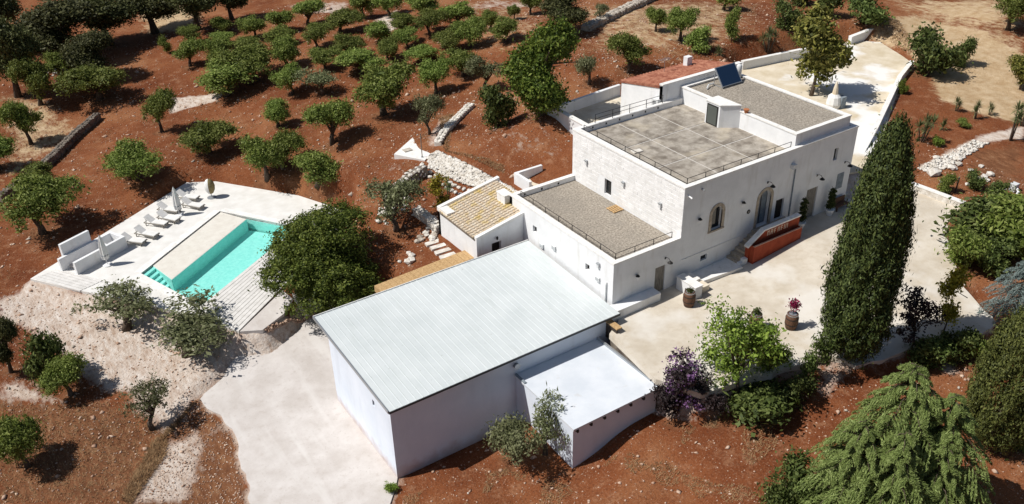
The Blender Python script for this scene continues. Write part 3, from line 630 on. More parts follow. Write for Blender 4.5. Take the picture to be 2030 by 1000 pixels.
t = thing('roof_tank', 'white upright water cylinder right of the solar panel', 'tank', (26.9, 13.6, H3-.22)); m = MB(); m.lathe((26.9, 13.6, zb), [(.28, 0), (.28, 1.2), (.2, 1.35), (.05, 1.4)], 12); m.build('tank', acm, t, True); m = MB(); m.lathe((26.9, 13.6, zb-.02), [(.34, 0), (.34, .05)], 12); m.build('base_ring', steel, t)
# ledge, pier and raised walk in front
t = thing('bench_ledge', 'long low white masonry ledge at the house corner', 'ledge', (2, -.6, -.35)); m = MB(); m.box(-.55, -1.0, -1.0, 4.35, -.004, .45); m.build('ledge_body', plaster, t)
t = thing('white_pier', 'stout white block pier beside the barrel planter', 'pier', (7.2, -1.5, -.3)); m = MB(); m.box(6.55, -2.7, -.8, 7.35, -.5, .92); m.build('pier_body', plaster, t); m = MB(); m.box(6.5, -2.75, .92, 7.4, -.45, 1.0); m.build('cap', coping, t)
t = thing('white_step_block', 'low cream block stepping behind the white pier', 'block', (8, -1.4, 0)); m = MB(); m.box(7.36, -2.4, -.6, 8.5, -1.5, .42); m.build('lower_block', creamw, t); m = MB(); m.box(7.37, -1.5, -.6, 8.3, -.3, .66); m.build('upper_block', coping, t)
t = thing('raised_walk', 'low raised white walkway along facade leading to stair', 'walkway', (10, -.8, 0)); m = MB(); m.prism([(8.32, -.004), (8.32, -1.48), (12.9, -1.95), (12.9, -.004)], -.6, [.26, .26, .34, .34]); m.build('walk_body', coping, t)
# entrance stair with red planter
st = thing('entrance_stair', 'stone stair to the arched door behind a red planter wall', 'stair', (16, -.8, .3))
for k in range(7):
    x0 = 12.85+k*.47; m = MB(); m.box(x0, -1.22, -.4, (x0+.468 if k < 6 else 19.9), -.004, .55+k*.275); m.build('step' if k < 6 else 'landing', stonetrim, st)
m = MB(); m.add([(13.75,-1.5,-.4),(20.1,-1.5,-.4),(20.1,-1.5,2.85),(15.55,-1.5,2.85),(13.75,-1.5,1.75),(13.75,-1.22,-.4),(20.1,-1.22,-.4),(20.1,-1.22,2.85),(15.55,-1.22,2.85),(13.75,-1.22,1.75)],
              [(0,1,2,3,4),(9,8,7,6,5),(0,4,9,5),(4,3,8,9),(3,2,7,8),(2,1,6,7)]); m.build('parapet_wall', redwall, st)
m = MB(); m.add([(13.68,-1.6,1.75),(15.55,-1.6,2.85),(20.15,-1.6,2.85),(20.15,-1.12,2.85),(15.55,-1.12,2.85),(13.68,-1.12,1.75),(13.68,-1.6,1.9),(15.5,-1.6,2.99),(20.15,-1.6,2.99),(20.15,-1.12,2.99),(15.5,-1.12,2.99),(13.68,-1.12,1.9)],
              [(6,7,10,11),(7,8,9,10),(0,1,7,6),(1,2,8,7),(2,3,9,8),(3,4,10,9),(4,5,11,10),(5,0,6,11),(0,5,4,1),(1,4,3,2)]); m.build('parapet_cap', coping, st)
m = MB(); m.box(14.0, -2.0, -.3, 20.0, -1.9, 1.95); m.box(19.9, -1.9, -.3, 20.0, -1.5, 1.95); m.box(14.0, -1.9, -.3, 14.1, -1.5, 1.95); pl = m.build('planter', redwall, st)
m = MB(); m.box(13.98, -2.03, 1.95, 20.03, -1.88, 2.0); m.build('rim', mat('worn_rim', (.48,.26,.18), (.6,.4,.3), 4, .9), pl); m = MB(); m.box(14.1, -1.9, 1.3, 19.9, -1.5, 1.6); m.build('soil', soil2, pl)
m = MB(); m.box(13.3, -1.62, -.3, 13.75, -1.22, .75); m.box(12.9, -1.6, -.3, 13.3, -1.22, .48); m.build('side_step', plaster, st)
lx = [16.0, 16.42, 16.86, 17.3, 17.72, 18.1, 18.5]
for k, x in enumerate(lx):                                        # pale raised letters, too blurred in the photograph to read
    m = MB(); m.box(x, -1.54, 2.2, x+.07, -1.503, 2.68)
    if k in (0, 1, 3, 5): m.box(x+.19, -1.54, 2.2, x+.26, -1.503, 2.68)
    if k in (0, 1, 2, 4): m.box(x+.07, -1.538, 2.6, x+.22, -1.503, 2.68)
    if k in (1, 2, 4): m.box(x+.07, -1.538, 2.4, x+.18, -1.503, 2.47)
    m.build('letter', mat('letter_cream', (.72,.56,.42), rough=.8) if k == 0 else MATS['letter_cream'], st)

# ================================================================== BARN
barn = thing('barn', 'long white barn with pale ribbed metal roof', 'barn', (-10.5, 4, -6))
BX0, BX1 = -20.7, -.5
m = MB(); wallpanel(m, (BX0, 0, 0), EY, EZ, EX, -1.05, 9.4, -6.6, .3, [(1.6, 1.95, -1.3, -.75, 0)], .2); m.add([(BX0,-1.05,.3),(BX0,9.4,.3),(BX0,9.4,.82),(BX0,-1.05,.36)], [(0,3,2,1)]); m.build('gable_wall', plaster2, barn)
m = MB(); m.box(BX0+.002, -1.05, -6.6, BX1, -.75, .34); m.build('front_wall', plaster2, barn)
m = MB(); m.box(BX0+.002, 9.1, -6.6, BX1, 9.4, .78); m.box(BX1-.3, -.75, -6.6, BX1-.002, 9.1, .33); m.build('back_wall', plaster2, barn)
m = MB(); m.box(BX0+.1, 1.6, -1.31, BX0+.14, 1.95, -.74); m.build('vent_window', darkwood, barn)
RX0, RX1, RY0, RY1 = -20.95, -.35, -1.42, 11.45
def rz(y): return .52+(y-RY0)/(RY1-RY0)*.62
npan = 38; pw = (RX1-RX0)/npan; s_ = rz(RY1)-rz(RY0)
rf = MB(); rf.add([(RX0+.05,RY0+.04,rz(RY0)-.16),(RX1-.05,RY0+.04,rz(RY0)-.16),(RX1-.05,RY1-.04,rz(RY1)-.16),(RX0+.05,RY1-.04,rz(RY1)-.16),(RX0+.05,RY0+.04,rz(RY0)-.02),(RX1-.05,RY0+.04,rz(RY0)-.02),(RX1-.05,RY1-.04,rz(RY1)-.02),(RX0+.05,RY1-.04,rz(RY1)-.02)], [(0,3,2,1),(4,5,6,7),(0,1,5,4),(1,2,6,5),(2,3,7,6),(3,0,4,7)])
rfo = rf.build('roof', steel, barn)
prof = [(0, 0), (.025, .022), (.055, .022), (.08, 0), (pw, 0)]
pm = MB(); vs_ = [(x, RY0, z) for x, z in prof]+[(x, RY1, z+s_) for x, z in prof]; k = len(prof)
pm.add(vs_, [(i, i+1, k+i+1, k+i) for i in range(k-1)]); pme = pm.mesh('roof_panel', sheet)
off = wloc(rfo)
for i in range(npan): link('roof_panel', pme, rfo, (RX0+i*pw-off.x, -off.y, rz(RY0)+.003+.0015*(i % 2)-off.z))
m = MB(); m.box(RX0, RY0-.06, rz(RY0)-.17, RX1, RY0-.003, rz(RY0)+.01); m.build('eave_trim', darktrim, rfo)
m = MB(); m.bar((RX0-.03, RY0, rz(RY0)), (RX0-.03, RY1, rz(RY1)), .06, .26); m.build('verge_trim', steel, rfo)
m = MB(); m.bar((RX0, RY1+.03, rz(RY1)), (RX1, RY1+.03, rz(RY1)), .06, .2); m.build('ridge_trim', coping, rfo)
p = ony(1022, 724, -1.05); t = thing('wall_vent', 'round grey vent on barn wall above the annex roof', 'vent', tuple(p)); m = MB(); m.tube([(p[0], -1.053, p[2]), (p[0], -1.3, p[2])], .22, 14); m.build('duct', greycloth, t); m = MB(); m.tube([(p[0], -1.3, p[2]), (p[0], -1.33, p[2])], .26, 14); m.build('flange', steel, t)
# annex in front of the barn
ax = thing('annex', 'low white annex with flat white roof before the barn', 'annex', (-6.2, -4.8, -5))
m = MB(); m.box(-10.15, -8.25, -6.6, -2.35, -1.06, -1.53); m.build('walls', plaster2, ax)
m = MB(); m.box(-10.3, -8.5, -1.53, -2.2, -1.07, -1.36); m.build('roof', flatwhite, ax)
m = MB(); m.box(-2.4, -8.4, -1.36, -2.22, -1.1, -1.18); m.build('gutter', steel, ax); m = MB(); m.box(-10.28, -2.4, -1.36, -10.1, -1.1, -1.25); m.build('flashing', greycloth, ax)
for k in range(7): x = -10.0+k*1.22; m = MB(); m.box(x, -8.56, -1.78, x+.15, -8.26, -1.545); m.build('rafter_end', iron, ax)
# timber bulkhead between barn and courtyard
t = thing('timber_bulkhead', 'dark plank bulkhead with pale timber cap at courtyard edge', 'bulkhead', (-1.3, -1.7, -1.5))
m = MB(); m.box(-1.55, -2.5, -.02, -1.0, -1.12, .07); m.build('cap', goldwood, t)
for k in range(5): m = MB(); m.box(-1.5, -2.45, -1.45+k*.285, -1.42, -1.12, -1.19+k*.285); m.build('plank', darkwood, t)
# courtyard retaining wall above the annex
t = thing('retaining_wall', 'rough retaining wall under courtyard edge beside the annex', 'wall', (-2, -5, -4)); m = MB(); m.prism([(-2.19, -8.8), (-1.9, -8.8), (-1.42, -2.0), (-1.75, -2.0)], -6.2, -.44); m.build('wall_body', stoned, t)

# ================================================================== TILE ROOFED HOUSE
th = thing('tile_house', 'small white house with lichen yellow tiled lean-to roof', 'house', (-2.5, 16, 0))
def tr(x): return 2.3+(x+5.0)*.19
m = MB(); wallpanel(m, (0, 12.65, 0), EX, EZ, EY, -5, -.01, -1.6, 2.2, [(-3.45, -2.45, -.6, 1.3, 0)], .4); m.add([(-5,12.65,2.2),(-.01,12.65,2.2),(-.01,12.65,tr(-.01)),(-5,12.65,tr(-5))], [(0,1,2,3)]); m.build('gable_wall', plaster, th)
m = MB(); m.box(-3.44, 13.0, -.6, -2.46, 13.06, 1.29); m.build('doorway', iron, th)
m = MB(); m.box(-5.0, 12.66, -1.6, -4.65, 19.45, 2.28); m.build('side_wall', plaster, th)
m = MB(); m.prism([(-5, 19.1), (1.6, 19.1), (1.6, 19.45), (-5, 19.45)], -1.6, [2.3, 3.5, 3.5, 2.3]); m.box(1.3, 14.86, -1.6, 1.6, 19.1, 3.4); m.build('back_wall', plaster, th)
m = MB(); m.prism([(-5.06, 12.55), (0-.02, 12.55), (0-.02, 12.9), (-5.06, 12.9)], [2.2, 3.15, 3.15, 2.2], [2.46, 3.42, 3.42, 2.46]); m.build('verge', coping, th); m = MB(); m.prism([(-5.06, 19.1), (1.65, 19.1), (1.65, 19.5), (-5.06, 19.5)], [2.2, 3.4, 3.4, 2.2], [2.62, 3.82, 3.82, 2.62]); m.build('verge', coping, th); m = MB(); m.prism([(-5.06, 17.6), (-4.2, 17.6), (-4.2, 19.1), (-5.06, 19.1)], 2.2, 2.62); m.build('verge', coping, th)
m = MB(); m.prism([(-5.05, 12.9), (-.02, 12.9), (-.02, 14.87), (1.3, 14.87), (1.3, 19.1), (-5.05, 19.1)], [2.0, 2.9, 2.9, 3.1, 3.1, 2.0], [2.27, 3.2, 3.2, 3.45, 3.45, 2.27]); rfo = m.build('roof', stoned, th)
rows = 16; dy = (19.08-12.92)/rows
for i in range(rows):
    y = 12.92+dy*(i+.5); x1 = -.05 if y < 15 else 1.28; n_ = int((x1+5.15)/.42)
    m = MB()
    for k in range(n_):
        xa = -5.15+k*(x1+5.15)/n_; xb = -5.15+(k+1)*(x1+5.15)/n_+.06; za, zb_ = tr(xa)+.03, tr(xb)+.0; R0 = dy*.40; vs_ = []
        for x, z, R in ((xa, za+.035, R0*1.1), (xb, zb_+.005, R0*.92)):
            for t_ in range(6): an = math.pi*t_/5; vs_.append((x, y+R*math.cos(an), z+R*math.sin(an)*.75))
        m.add(vs_, [(j, j+1, 7+j, 6+j) for j in range(5)]+[(5, 4, 3, 2, 1, 0)])
    m.build('tile_row', tilem, rfo)
t_ = MB(); t_.box(-.45, 15.0, 2.6, .35, 16.3, 4.05); t_.build('chimney', plaster, th); t_ = MB(); t_.box(-.5, 14.95, 4.05, .4, 16.35, 4.15); t_.build('chimney_cap', coping, th)
m = MB(); m.lathe((-2.95, 12.5, 1.75), [(.08, -.12), (.1, .1), (.02, .2)], 8); m.build('porch_light', iron, th)

# ================================================================== RED ROOFED BUILDING, PATIO
rh = thing('red_roof_house', 'white rear building with low red tiled roof', 'house', (23, 18, 5))
RXA, RXB, RYA, RYB = 17.95, 28.6, 14.9, 21.0
m = MB(); m.prism([(RXA, RYA), (RXB, RYA), (RXB, RYA+.4), (RXA, RYA+.4)], 2, 10.55); m.build('front_wall', plaster, rh)
m = MB(); wallpanel(m, (RXA, 0, 0), EY, EZ, EX, RYA, RYB, 2, 9.2, [(16.7, 17.5, 6.3, 7.5, 0)], .3); m.add([(RXA,RYA,9.2),(RXA,RYB,9.2),(RXA,RYA,10.5)], [(0,2,1)]); m.build('gable_wall', plaster, rh)
window(rh, (RXA,0,0), EY, EZ, EX, 16.7, 17.5, 6.3, 7.5, .2, fw=.05)
m = MB(); m.box(RXA+.002, RYB-.3, 2, RXB, RYB, 9.1); m.box(RXB-.3, RYA+.4, 2, RXB-.001, RYB-.3, 9.1); m.build('back_wall', plaster, rh)
m = MB(); m.prism([(RXA-.08, RYA+.42), (RXB+.05, RYA+.42), (RXB+.05, RYB+.2), (RXA-.08, RYB+.2)], [10.2, 10.2, 9.05, 9.05], [10.42, 10.42, 9.2, 9.2]); rr = m.build('roof', redtile, rh)
for k in range(26):
    x = RXA+.2+k*.41; m = MB(); vs_ = []
    for y, z in ((RYA+.44, 10.43), (RYB+.2, 9.21)):
        for t_ in range(5): an = math.pi*t_/4; vs_.append((x+.15*math.cos(an), y, z+.11*math.sin(an)))
    m.add(vs_, [(j, j+1, 6+j, 5+j)[::-1] for j in range(4)]); m.build('tile_row', redtile, rr)
m = MB(); m.box(RXA-.05, RYA-.05, 10.55, RXB+.05, RYA+.45, 10.66); m.build('parapet_coping', coping, rh)
m = MB(); m.box(25.6, 19.6, 9.4, 26.3, 20.2, 10.5); m.build('chimney', plaster, rh)
p = (22.6, 19.8, 9.4); t = thing('roof_aerial', 'thin metal television aerial on the red tiled roof', 'aerial', p); m = MB(); m.tube([p, (p[0], p[1], p[2]+1.7)], .025, 6); m.build('mast', steel, t)
m = MB(); m.bar((p[0]-.7, p[1], p[2]+1.5), (p[0]+.7, p[1], p[2]+1.5), .03, .03); [m.bar((p[0]-.6+k*.3, p[1]-.4, p[2]+1.5), (p[0]-.6+k*.3, p[1]+.4, p[2]+1.5), .025, .025) for k in range(5)]; m.build('antenna_array', steel, t)
t = thing('rooftop_air_conditioner', 'white air conditioner bracketed to the red roof building wall', 'air conditioner', (17.6, 15.4, 8.2)); m = MB(); m.box(17.5, 15.0, 8.3, 17.93, 15.9, 9.1); m.build('casing', acm, t); m = MB(); m.tube([(17.49, 15.45, 8.7), (17.5, 15.45, 8.7)], .3, 14); m.build('fan_grille', steel, t); m = MB(); m.box(17.5, 15.1, 8.2, 17.95, 15.15, 8.3); m.box(17.5, 15.75, 8.2, 17.95, 15.8, 8.3); m.build('bracket', iron, t)
t = thing('patio_wall', 'white walls around the shaded patio behind the house', 'wall', (13, 22, 4.3))
m = MB(); m.prism([(12.5, 14.9), (12.95, 14.9), (13.3, 26.9), (12.8, 26.9)], 2.0, 5.9); m.build('side_wall', plaster, t); m = MB(); m.prism([(12.8, 26.9), (13.3, 26.6), (23.5, 27.6), (23.5, 28.0)], 2.0, 5.6); m.build('back_wall', plaster, t)
m = MB(); m.prism([(12.42, 14.95), (13.03, 14.95), (13.36, 26.95), (12.74, 26.95)], 5.9, 6.0); m.build('wall_coping', coping, t)
drape('patio_floor', [(12.9, 14.9), (18.0, 14.9), (18.0, 21.1), (23.4, 21.1), (23.4, 27.6), (13.2, 26.7)], lambda x, y: 4.4, creamw, 3, .2)
t = thing('wooden_screen', 'orange brown timber screen standing in the back patio', 'screen', (16.2, 17.2, 4.4))
for k in range(7): m = MB(); m.box(15.6+k*.2, 17.2, 4.42, 15.78+k*.2, 17.25, 6.3); m.build('board', goldwood, t)
m = MB(); m.box(15.6, 17.25, 5.9, 17.0, 17.3, 6.0); m.build('rail', goldwood, t)
t = thing('patio_air_conditioner', 'white boxy outdoor unit beside the timber screen', 'air conditioner', (17.2, 18.8, 4.4)); m = MB(); m.box(16.7, 18.2, 4.42, 17.7, 19.2, 5.5); m.build('casing', acm, t); m = MB(); m.box(16.69, 18.3, 4.6, 16.7, 19.1, 5.3); m.build('grille', greycloth, t); m = MB(); m.lathe((17.2, 18.7, 5.5), [(.4, 0), (.4, .06)], 14); m.build('fan_cowl', steel, t)
t = thing('rear_bin_wall', 'small cream walled enclosure at the back corner of house', 'enclosure', (5.6, 17.2, 1)); m = MB(); m.box(3.9, 17.4, .5, 4.2, 20.0, 3.3); m.box(4.2, 19.7, .5, 7.1, 20.0, 3.3); m.build('wall_body', plaster, t); m = MB(); m.box(4.2, 14.9, .5, 7.0, 19.7, 2.4); m.build('floor', creamw, t)

# ================================================================== POOL AND DECK
def v2(a): return np.array(a, float)
ZD = DECKZ
def poly_z(z): return lambda x, y: z
dk = [v2(p) for p in DECK]
# deck around the pool, as sheets butted at the pool corners (coping strip between)
def offs(a, b, w):  # outward strip along edge a->b of the pool
    d = b-a; nn_ = np.array([d[1], -d[0]])/np.linalg.norm(d); c = sum(POOL)/4
    if (a-c)@nn_ < 0: nn_ = -nn_
    return nn_*w
drape('pool_deck', [tuple(dk[0]), tuple(dk[1]), tuple(dk[2]), tuple(dk[3]), tuple(dk[4]), tuple(dk[5]), tuple(PD), tuple(PA), tuple(PB), tuple(dk[12]), tuple(dk[13]), tuple(dk[14])], poly_z(ZD), deckm, 2.5, .3)
drape('pool_apron', [tuple(PB), tuple(PC), tuple(dk[10]), tuple(dk[11]), tuple(dk[12])], poly_z(ZD), deckm, 3, .3)
bq = [PC, v2(dk[10]), v2(onz(700, 430, ZD)[:2]), PD]
# boarded strip along the long pool side
strip = thing('boarded_walk', 'pale boarded strip along the long side of the pool', 'decking', (float(PC[0]+4), float(PC[1]+4), ZD-.05))
NBRD = 13
for i in range(NBRD):
    t0, t1 = i/NBRD, (i+.88)/NBRD; A_, B_ = bq[0]+(bq[1]-bq[0])*t0, bq[0]+(bq[1]-bq[0])*t1; C_, D_ = bq[3]+(bq[2]-bq[3])*t1, bq[3]+(bq[2]-bq[3])*t0
    m = MB(); m.prism([tuple(A_), tuple(B_), tuple(C_), tuple(D_)], ZD-.1, ZD+random.uniform(0, .012)); m.build('board', boardm, strip)
m = MB(); m.prism([tuple(x) for x in bq], ZD-.3, ZD-.07); m.build('bearer', stoned, strip)
drape('concrete_pad', [tuple(onz(475,657,ZD)[:2]), tuple(onz(520,654,ZD)[:2]), tuple(onz(562,622,ZD)[:2]), tuple(onz(580,592,ZD)[:2]), tuple(onz(560,575,ZD)[:2])], poly_z(ZD-.03), drivem, 3, .4)
pool = thing('swimming_pool', 'rectangular turquoise swimming pool with shallow white beach', 'pool', (float((PA+PC)[0]/2), float((PA+PC)[1]/2), ZD-2))
def lerp(a, b, t): return a+(b-a)*t
SA = lerp(PA, PD, (488-436)/(590-436)); SB = lerp(PB, PC, .5)                        # edge between beach and deep water
SA = v2(onz(488, 433, ZD)[:2]); SBt = v2(onz(341, 556, ZD-.2)[:2])
ZW, ZB = ZD-.16, ZD-1.45
el_ = (PA-PB)/np.linalg.norm(PA-PB); ed_ = (PC-PB)/np.linalg.norm(PC-PB); BE = PB+el_*1.7
m = MB(); m.prism([tuple(PA), tuple(SA), tuple(SBt), tuple(BE)], ZB-.3, ZD-.11); m.build('beach_ledge', beachm, pool)
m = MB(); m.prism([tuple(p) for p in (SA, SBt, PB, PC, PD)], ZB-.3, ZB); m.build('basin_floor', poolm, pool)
for a, b in ((PB, PC), (PC, PD), (PD, PA)):
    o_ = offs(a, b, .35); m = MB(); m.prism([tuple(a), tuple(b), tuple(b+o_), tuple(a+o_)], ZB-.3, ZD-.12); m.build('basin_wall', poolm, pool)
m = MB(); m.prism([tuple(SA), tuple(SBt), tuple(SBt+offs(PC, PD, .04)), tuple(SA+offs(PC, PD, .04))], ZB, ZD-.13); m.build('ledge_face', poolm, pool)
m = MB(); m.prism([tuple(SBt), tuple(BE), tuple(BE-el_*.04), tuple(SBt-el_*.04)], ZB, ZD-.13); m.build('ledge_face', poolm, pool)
for k in range(5):                                                                    # entry steps in the corner
    q0, q1 = PB+ed_*(.55*k if k else -.0), PB+ed_*(.55*(k+1)-.004)
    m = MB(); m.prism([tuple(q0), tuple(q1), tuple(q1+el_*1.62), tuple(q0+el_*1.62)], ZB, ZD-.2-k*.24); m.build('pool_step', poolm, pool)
m = MB(); wp = [SA+offs(PC, PD, .02), SBt, BE-el_*.03, PB, PC, PD]; m.add([(p[0], p[1], ZW) for p in wp], [tuple(range(6))]); wtr = m.build('water', wm, pool)
for a, b in ((PA, PB), (PB, PC), (PD, PA)):
    o_ = offs(a, b, .75); m = MB(); m.prism([tuple(a), tuple(b), tuple(b+o_), tuple(a+o_)], ZD-.12, ZD+.03); m.build('coping_edge', coping, pool)
# outdoor bar: parallel low walls with a tall back panel
bar = thing('outdoor_bar', 'white masonry outdoor bar with tall back panel by deck', 'bar', tuple(onz(180, 520, ZD)))
bl_ = [v2(onz(a, b, ZD)[:2]) for a, b in ((155,546),(254,492))]; du = bl_[1]-bl_[0]; L_ = np.linalg.norm(du); du /= L_; dv = np.array([-du[1], du[0]])
Q = lambda u, v: tuple(bl_[0]+du*u+dv*v)
m = MB(); m.prism([Q(0, 0), Q(L_, 0), Q(L_, .3), Q(0, .3)], ZD-.2, ZD+1.35); m.build('front_wall', plaster, bar)
m = MB(); m.prism([Q(-.3, 1.9), Q(L_, 1.9), Q(L_, 2.2), Q(-.3, 2.2)], ZD-.2, ZD+1.35); m.build('back_wall', plaster, bar)
m = MB(); m.prism([Q(L_-.3, .3), Q(L_, .3), Q(L_, 1.9), Q(L_-.3, 1.9)], ZD-.2, ZD+1.35); m.build('end_wall', plaster, bar)
m = MB(); m.prism([Q(L_-2.0, .31), Q(L_-1.85, .31), Q(L_-1.85, 1.89), Q(L_-2.0, 1.89)], ZD-.2, ZD+1.3); m.build('divider', plaster, bar)
m = MB(); m.prism([Q(.5, .31), Q(L_-2, .31), Q(L_-2, 1.89), Q(.5, 1.89)], ZD-.2, ZD+.35); m.build('bar_floor', drivem, bar)
m = MB(); m.prism([Q(.4, 2.21), Q(L_*.62, 2.21), Q(L_*.62, 2.5), Q(.4, 2.5)], ZD-.2, ZD+2.5); m.build('back_panel', plaster, bar)
sw = thing('pool_side_steps', 'wide shallow white slab steps left of the outdoor bar', 'steps', tuple(onz(115, 556, ZD)))
sq = [v2(onz(a, b, ZD+.04)[:2]) for a, b in ((66,552),(158,577),(205,556),(118,532))]
for k in range(6):
    t0, t1 = k/6, (k+.86)/6; m = MB(); m.prism([tuple(lerp(sq[0], sq[3], t0)), tuple(lerp(sq[1], sq[2], t0)), tuple(lerp(sq[1], sq[2], t1)), tuple(lerp(sq[0], sq[3], t1))], ZD-.1, ZD+.05); m.build('slab', boardm, sw)
# sun loungers
poolax = (PA-PB)/np.linalg.norm(PA-PB); face = offs(PA, PB, 1.0)                     # face points away from the water
def make_lounger():
    r = thing('sun_lounger', '-', 'sun lounger', (0, 0, 0), 'sun loungers on the pool deck')
    m = MB(); m.bar((-1.05, -.36, .3), (1.05, -.36, .3), .06, .07); m.bar((-1.05, .36, .3), (1.05, .36, .3), .06, .07); m.bar((-1.03, -.36, .3), (-1.03, .36, .3), .05, .05); m.bar((1.03, -.36, .3), (1.03, .36, .3), .05, .05); m.build('frame', greywood, r)
    for x in (-.85, .85):
        for y in (-.36, .36): m = MB(); m.box(x-.03, y-.03, 0, x+.03, y+.03, .28); m.build('leg', greywood, r)
    m = MB(); m.box(-1.0, -.33, .335, .35, .33, .40); m.build('seat_pad', offw, r)
    m = MB(); m.add([(.35,-.33,.34),(1.0,-.33,.78),(1.0,.33,.78),(.35,.33,.34),(.32,-.33,.41),(.96,-.33,.85),(.96,.33,.85),(.32,.33,.41)], [(0,1,2,3)[::-1],(4,5,6,7),(0,4,5,1)[::-1],(1,5,6,2)[::-1],(2,6,7,3)[::-1],(3,7,4,0)[::-1]]); b_ = m.build('backrest', offw, r)
    for y in (-.3, .3): m = MB(); m.bar((.8, y, .3), (.86, y, .72), .03, .03); m.build('strut', steel, b_)
    return r
LNG = [((267,483), 'white sun lounger right beside the outdoor bar end wall', 9), ((293,469), 'wide white sun lounger second from the outdoor bar', 2), ((312,447), 'white sun lounger third from the outdoor bar', 6),
       ((336,438), 'wide white sun lounger fourth from the outdoor bar', 0), ((337,421), 'white sun lounger just left of the farther closed parasol', 5), ((384,412), 'wide white sun lounger just right of the farther closed parasol', 1), ((374,396), 'white sun lounger at far end, behind the farther parasol', 7)]
proto = make_lounger(); ang = math.atan2(face[1], face[0])
for i, (q, lab, da) in enumerate(LNG):
    o = proto if i == 0 else copy_tree(proto); p = onz(*q, ZD); o.location = (p[0], p[1], ZD+.004); o.rotation_euler.z = ang+math.radians(da-4); o['label'] = lab; s_ = 1.2; o.scale = (s_, s_, s_)
# closed parasols
def parasol(q, lab):
    p = onz(*q, ZD); r = thing('closed_parasol', lab, 'parasol', (p[0], p[1], ZD), 'closed parasols on the pool deck'); c_ = (p[0], p[1], ZD)
    m = MB(); m.lathe(c_, [(.45, 0), (.45, .09), (.12, .13)], 16); m.build('base', white, r); m = MB(); m.lathe(c_, [(.035, .1), (.035, 3.25), (.01, 3.4)], 8); m.build('pole', white, r)
    m = MB(); n_ = 16; vs_ = []; prof_ = [(.06, 3.3), (.16, 2.9), (.27, 2.1), (.33, 1.3), (.30, .75), (.2, .72)]
    for k, (R, z) in enumerate(prof_):
        for j in range(n_): a = 2*math.pi*j/n_; rr_ = R*(1+(.22 if j % 2 else -.16)*(k > 0)); vs_.append((c_[0]+rr_*math.cos(a), c_[1]+rr_*math.sin(a), c_[2]+z))
    m.add(vs_, [(i*n_+j, i*n_+(j+1) % n_, (i+1)*n_+(j+1) % n_, (i+1)*n_+j)[::-1] for i in range(len(prof_)-1) for j in range(n_)]); m.build('canopy', offw, r)
    m = MB(); m.lathe((c_[0], c_[1], c_[2]+1.15), [(.36, 0), (.37, .06)], 12); m.build('tie', greycloth, r)
parasol((213.5, 526), 'closed white parasol standing before the outdoor bar'); parasol((356, 427), 'closed white parasol among the sun loungers at the far end')
# egg chair
p = onz(420, 392, ZD); t = thing('egg_chair', 'egg shaped white and rattan seat on a thin stand', 'chair', (p[0], p[1], ZD)); c_ = (p[0], p[1], ZD)
m = MB(); m.lathe(c_, [(.5, 0), (.5, .05), (.05, .08), (.04, .5)], 14); m.build('stand', steel, t)
pod = [(.05, .45), (.3, .6), (.52, 1.0), (.58, 1.4), (.5, 1.85), (.3, 2.15), (.05, 2.3)]
def halfpod(a0, a1, sc=1.0):
    m = MB(); n_ = 9; vs_ = []
    for R, z in pod:
        for j in range(n_): a = a0+(a1-a0)*j/(n_-1); vs_.append((c_[0]+R*sc*math.cos(a), c_[1]+R*sc*math.sin(a), c_[2]+z))
    return m.add(vs_, [(i*n_+j, i*n_+j+1, (i+1)*n_+j+1, (i+1)*n_+j) for i in range(len(pod)-1) for j in range(n_-1)])
halfpod(math.radians(-120), math.radians(60)).build('rattan_shell', rattan, t, True); halfpod(math.radians(60), math.radians(240)).build('white_shell', offw, t, True)
m = MB(); m.lathe((c_[0], c_[1], c_[2]+.62), [(.3, 0), (.38, .15), (.3, .25)], 12); m.build('cushion', offw, t)

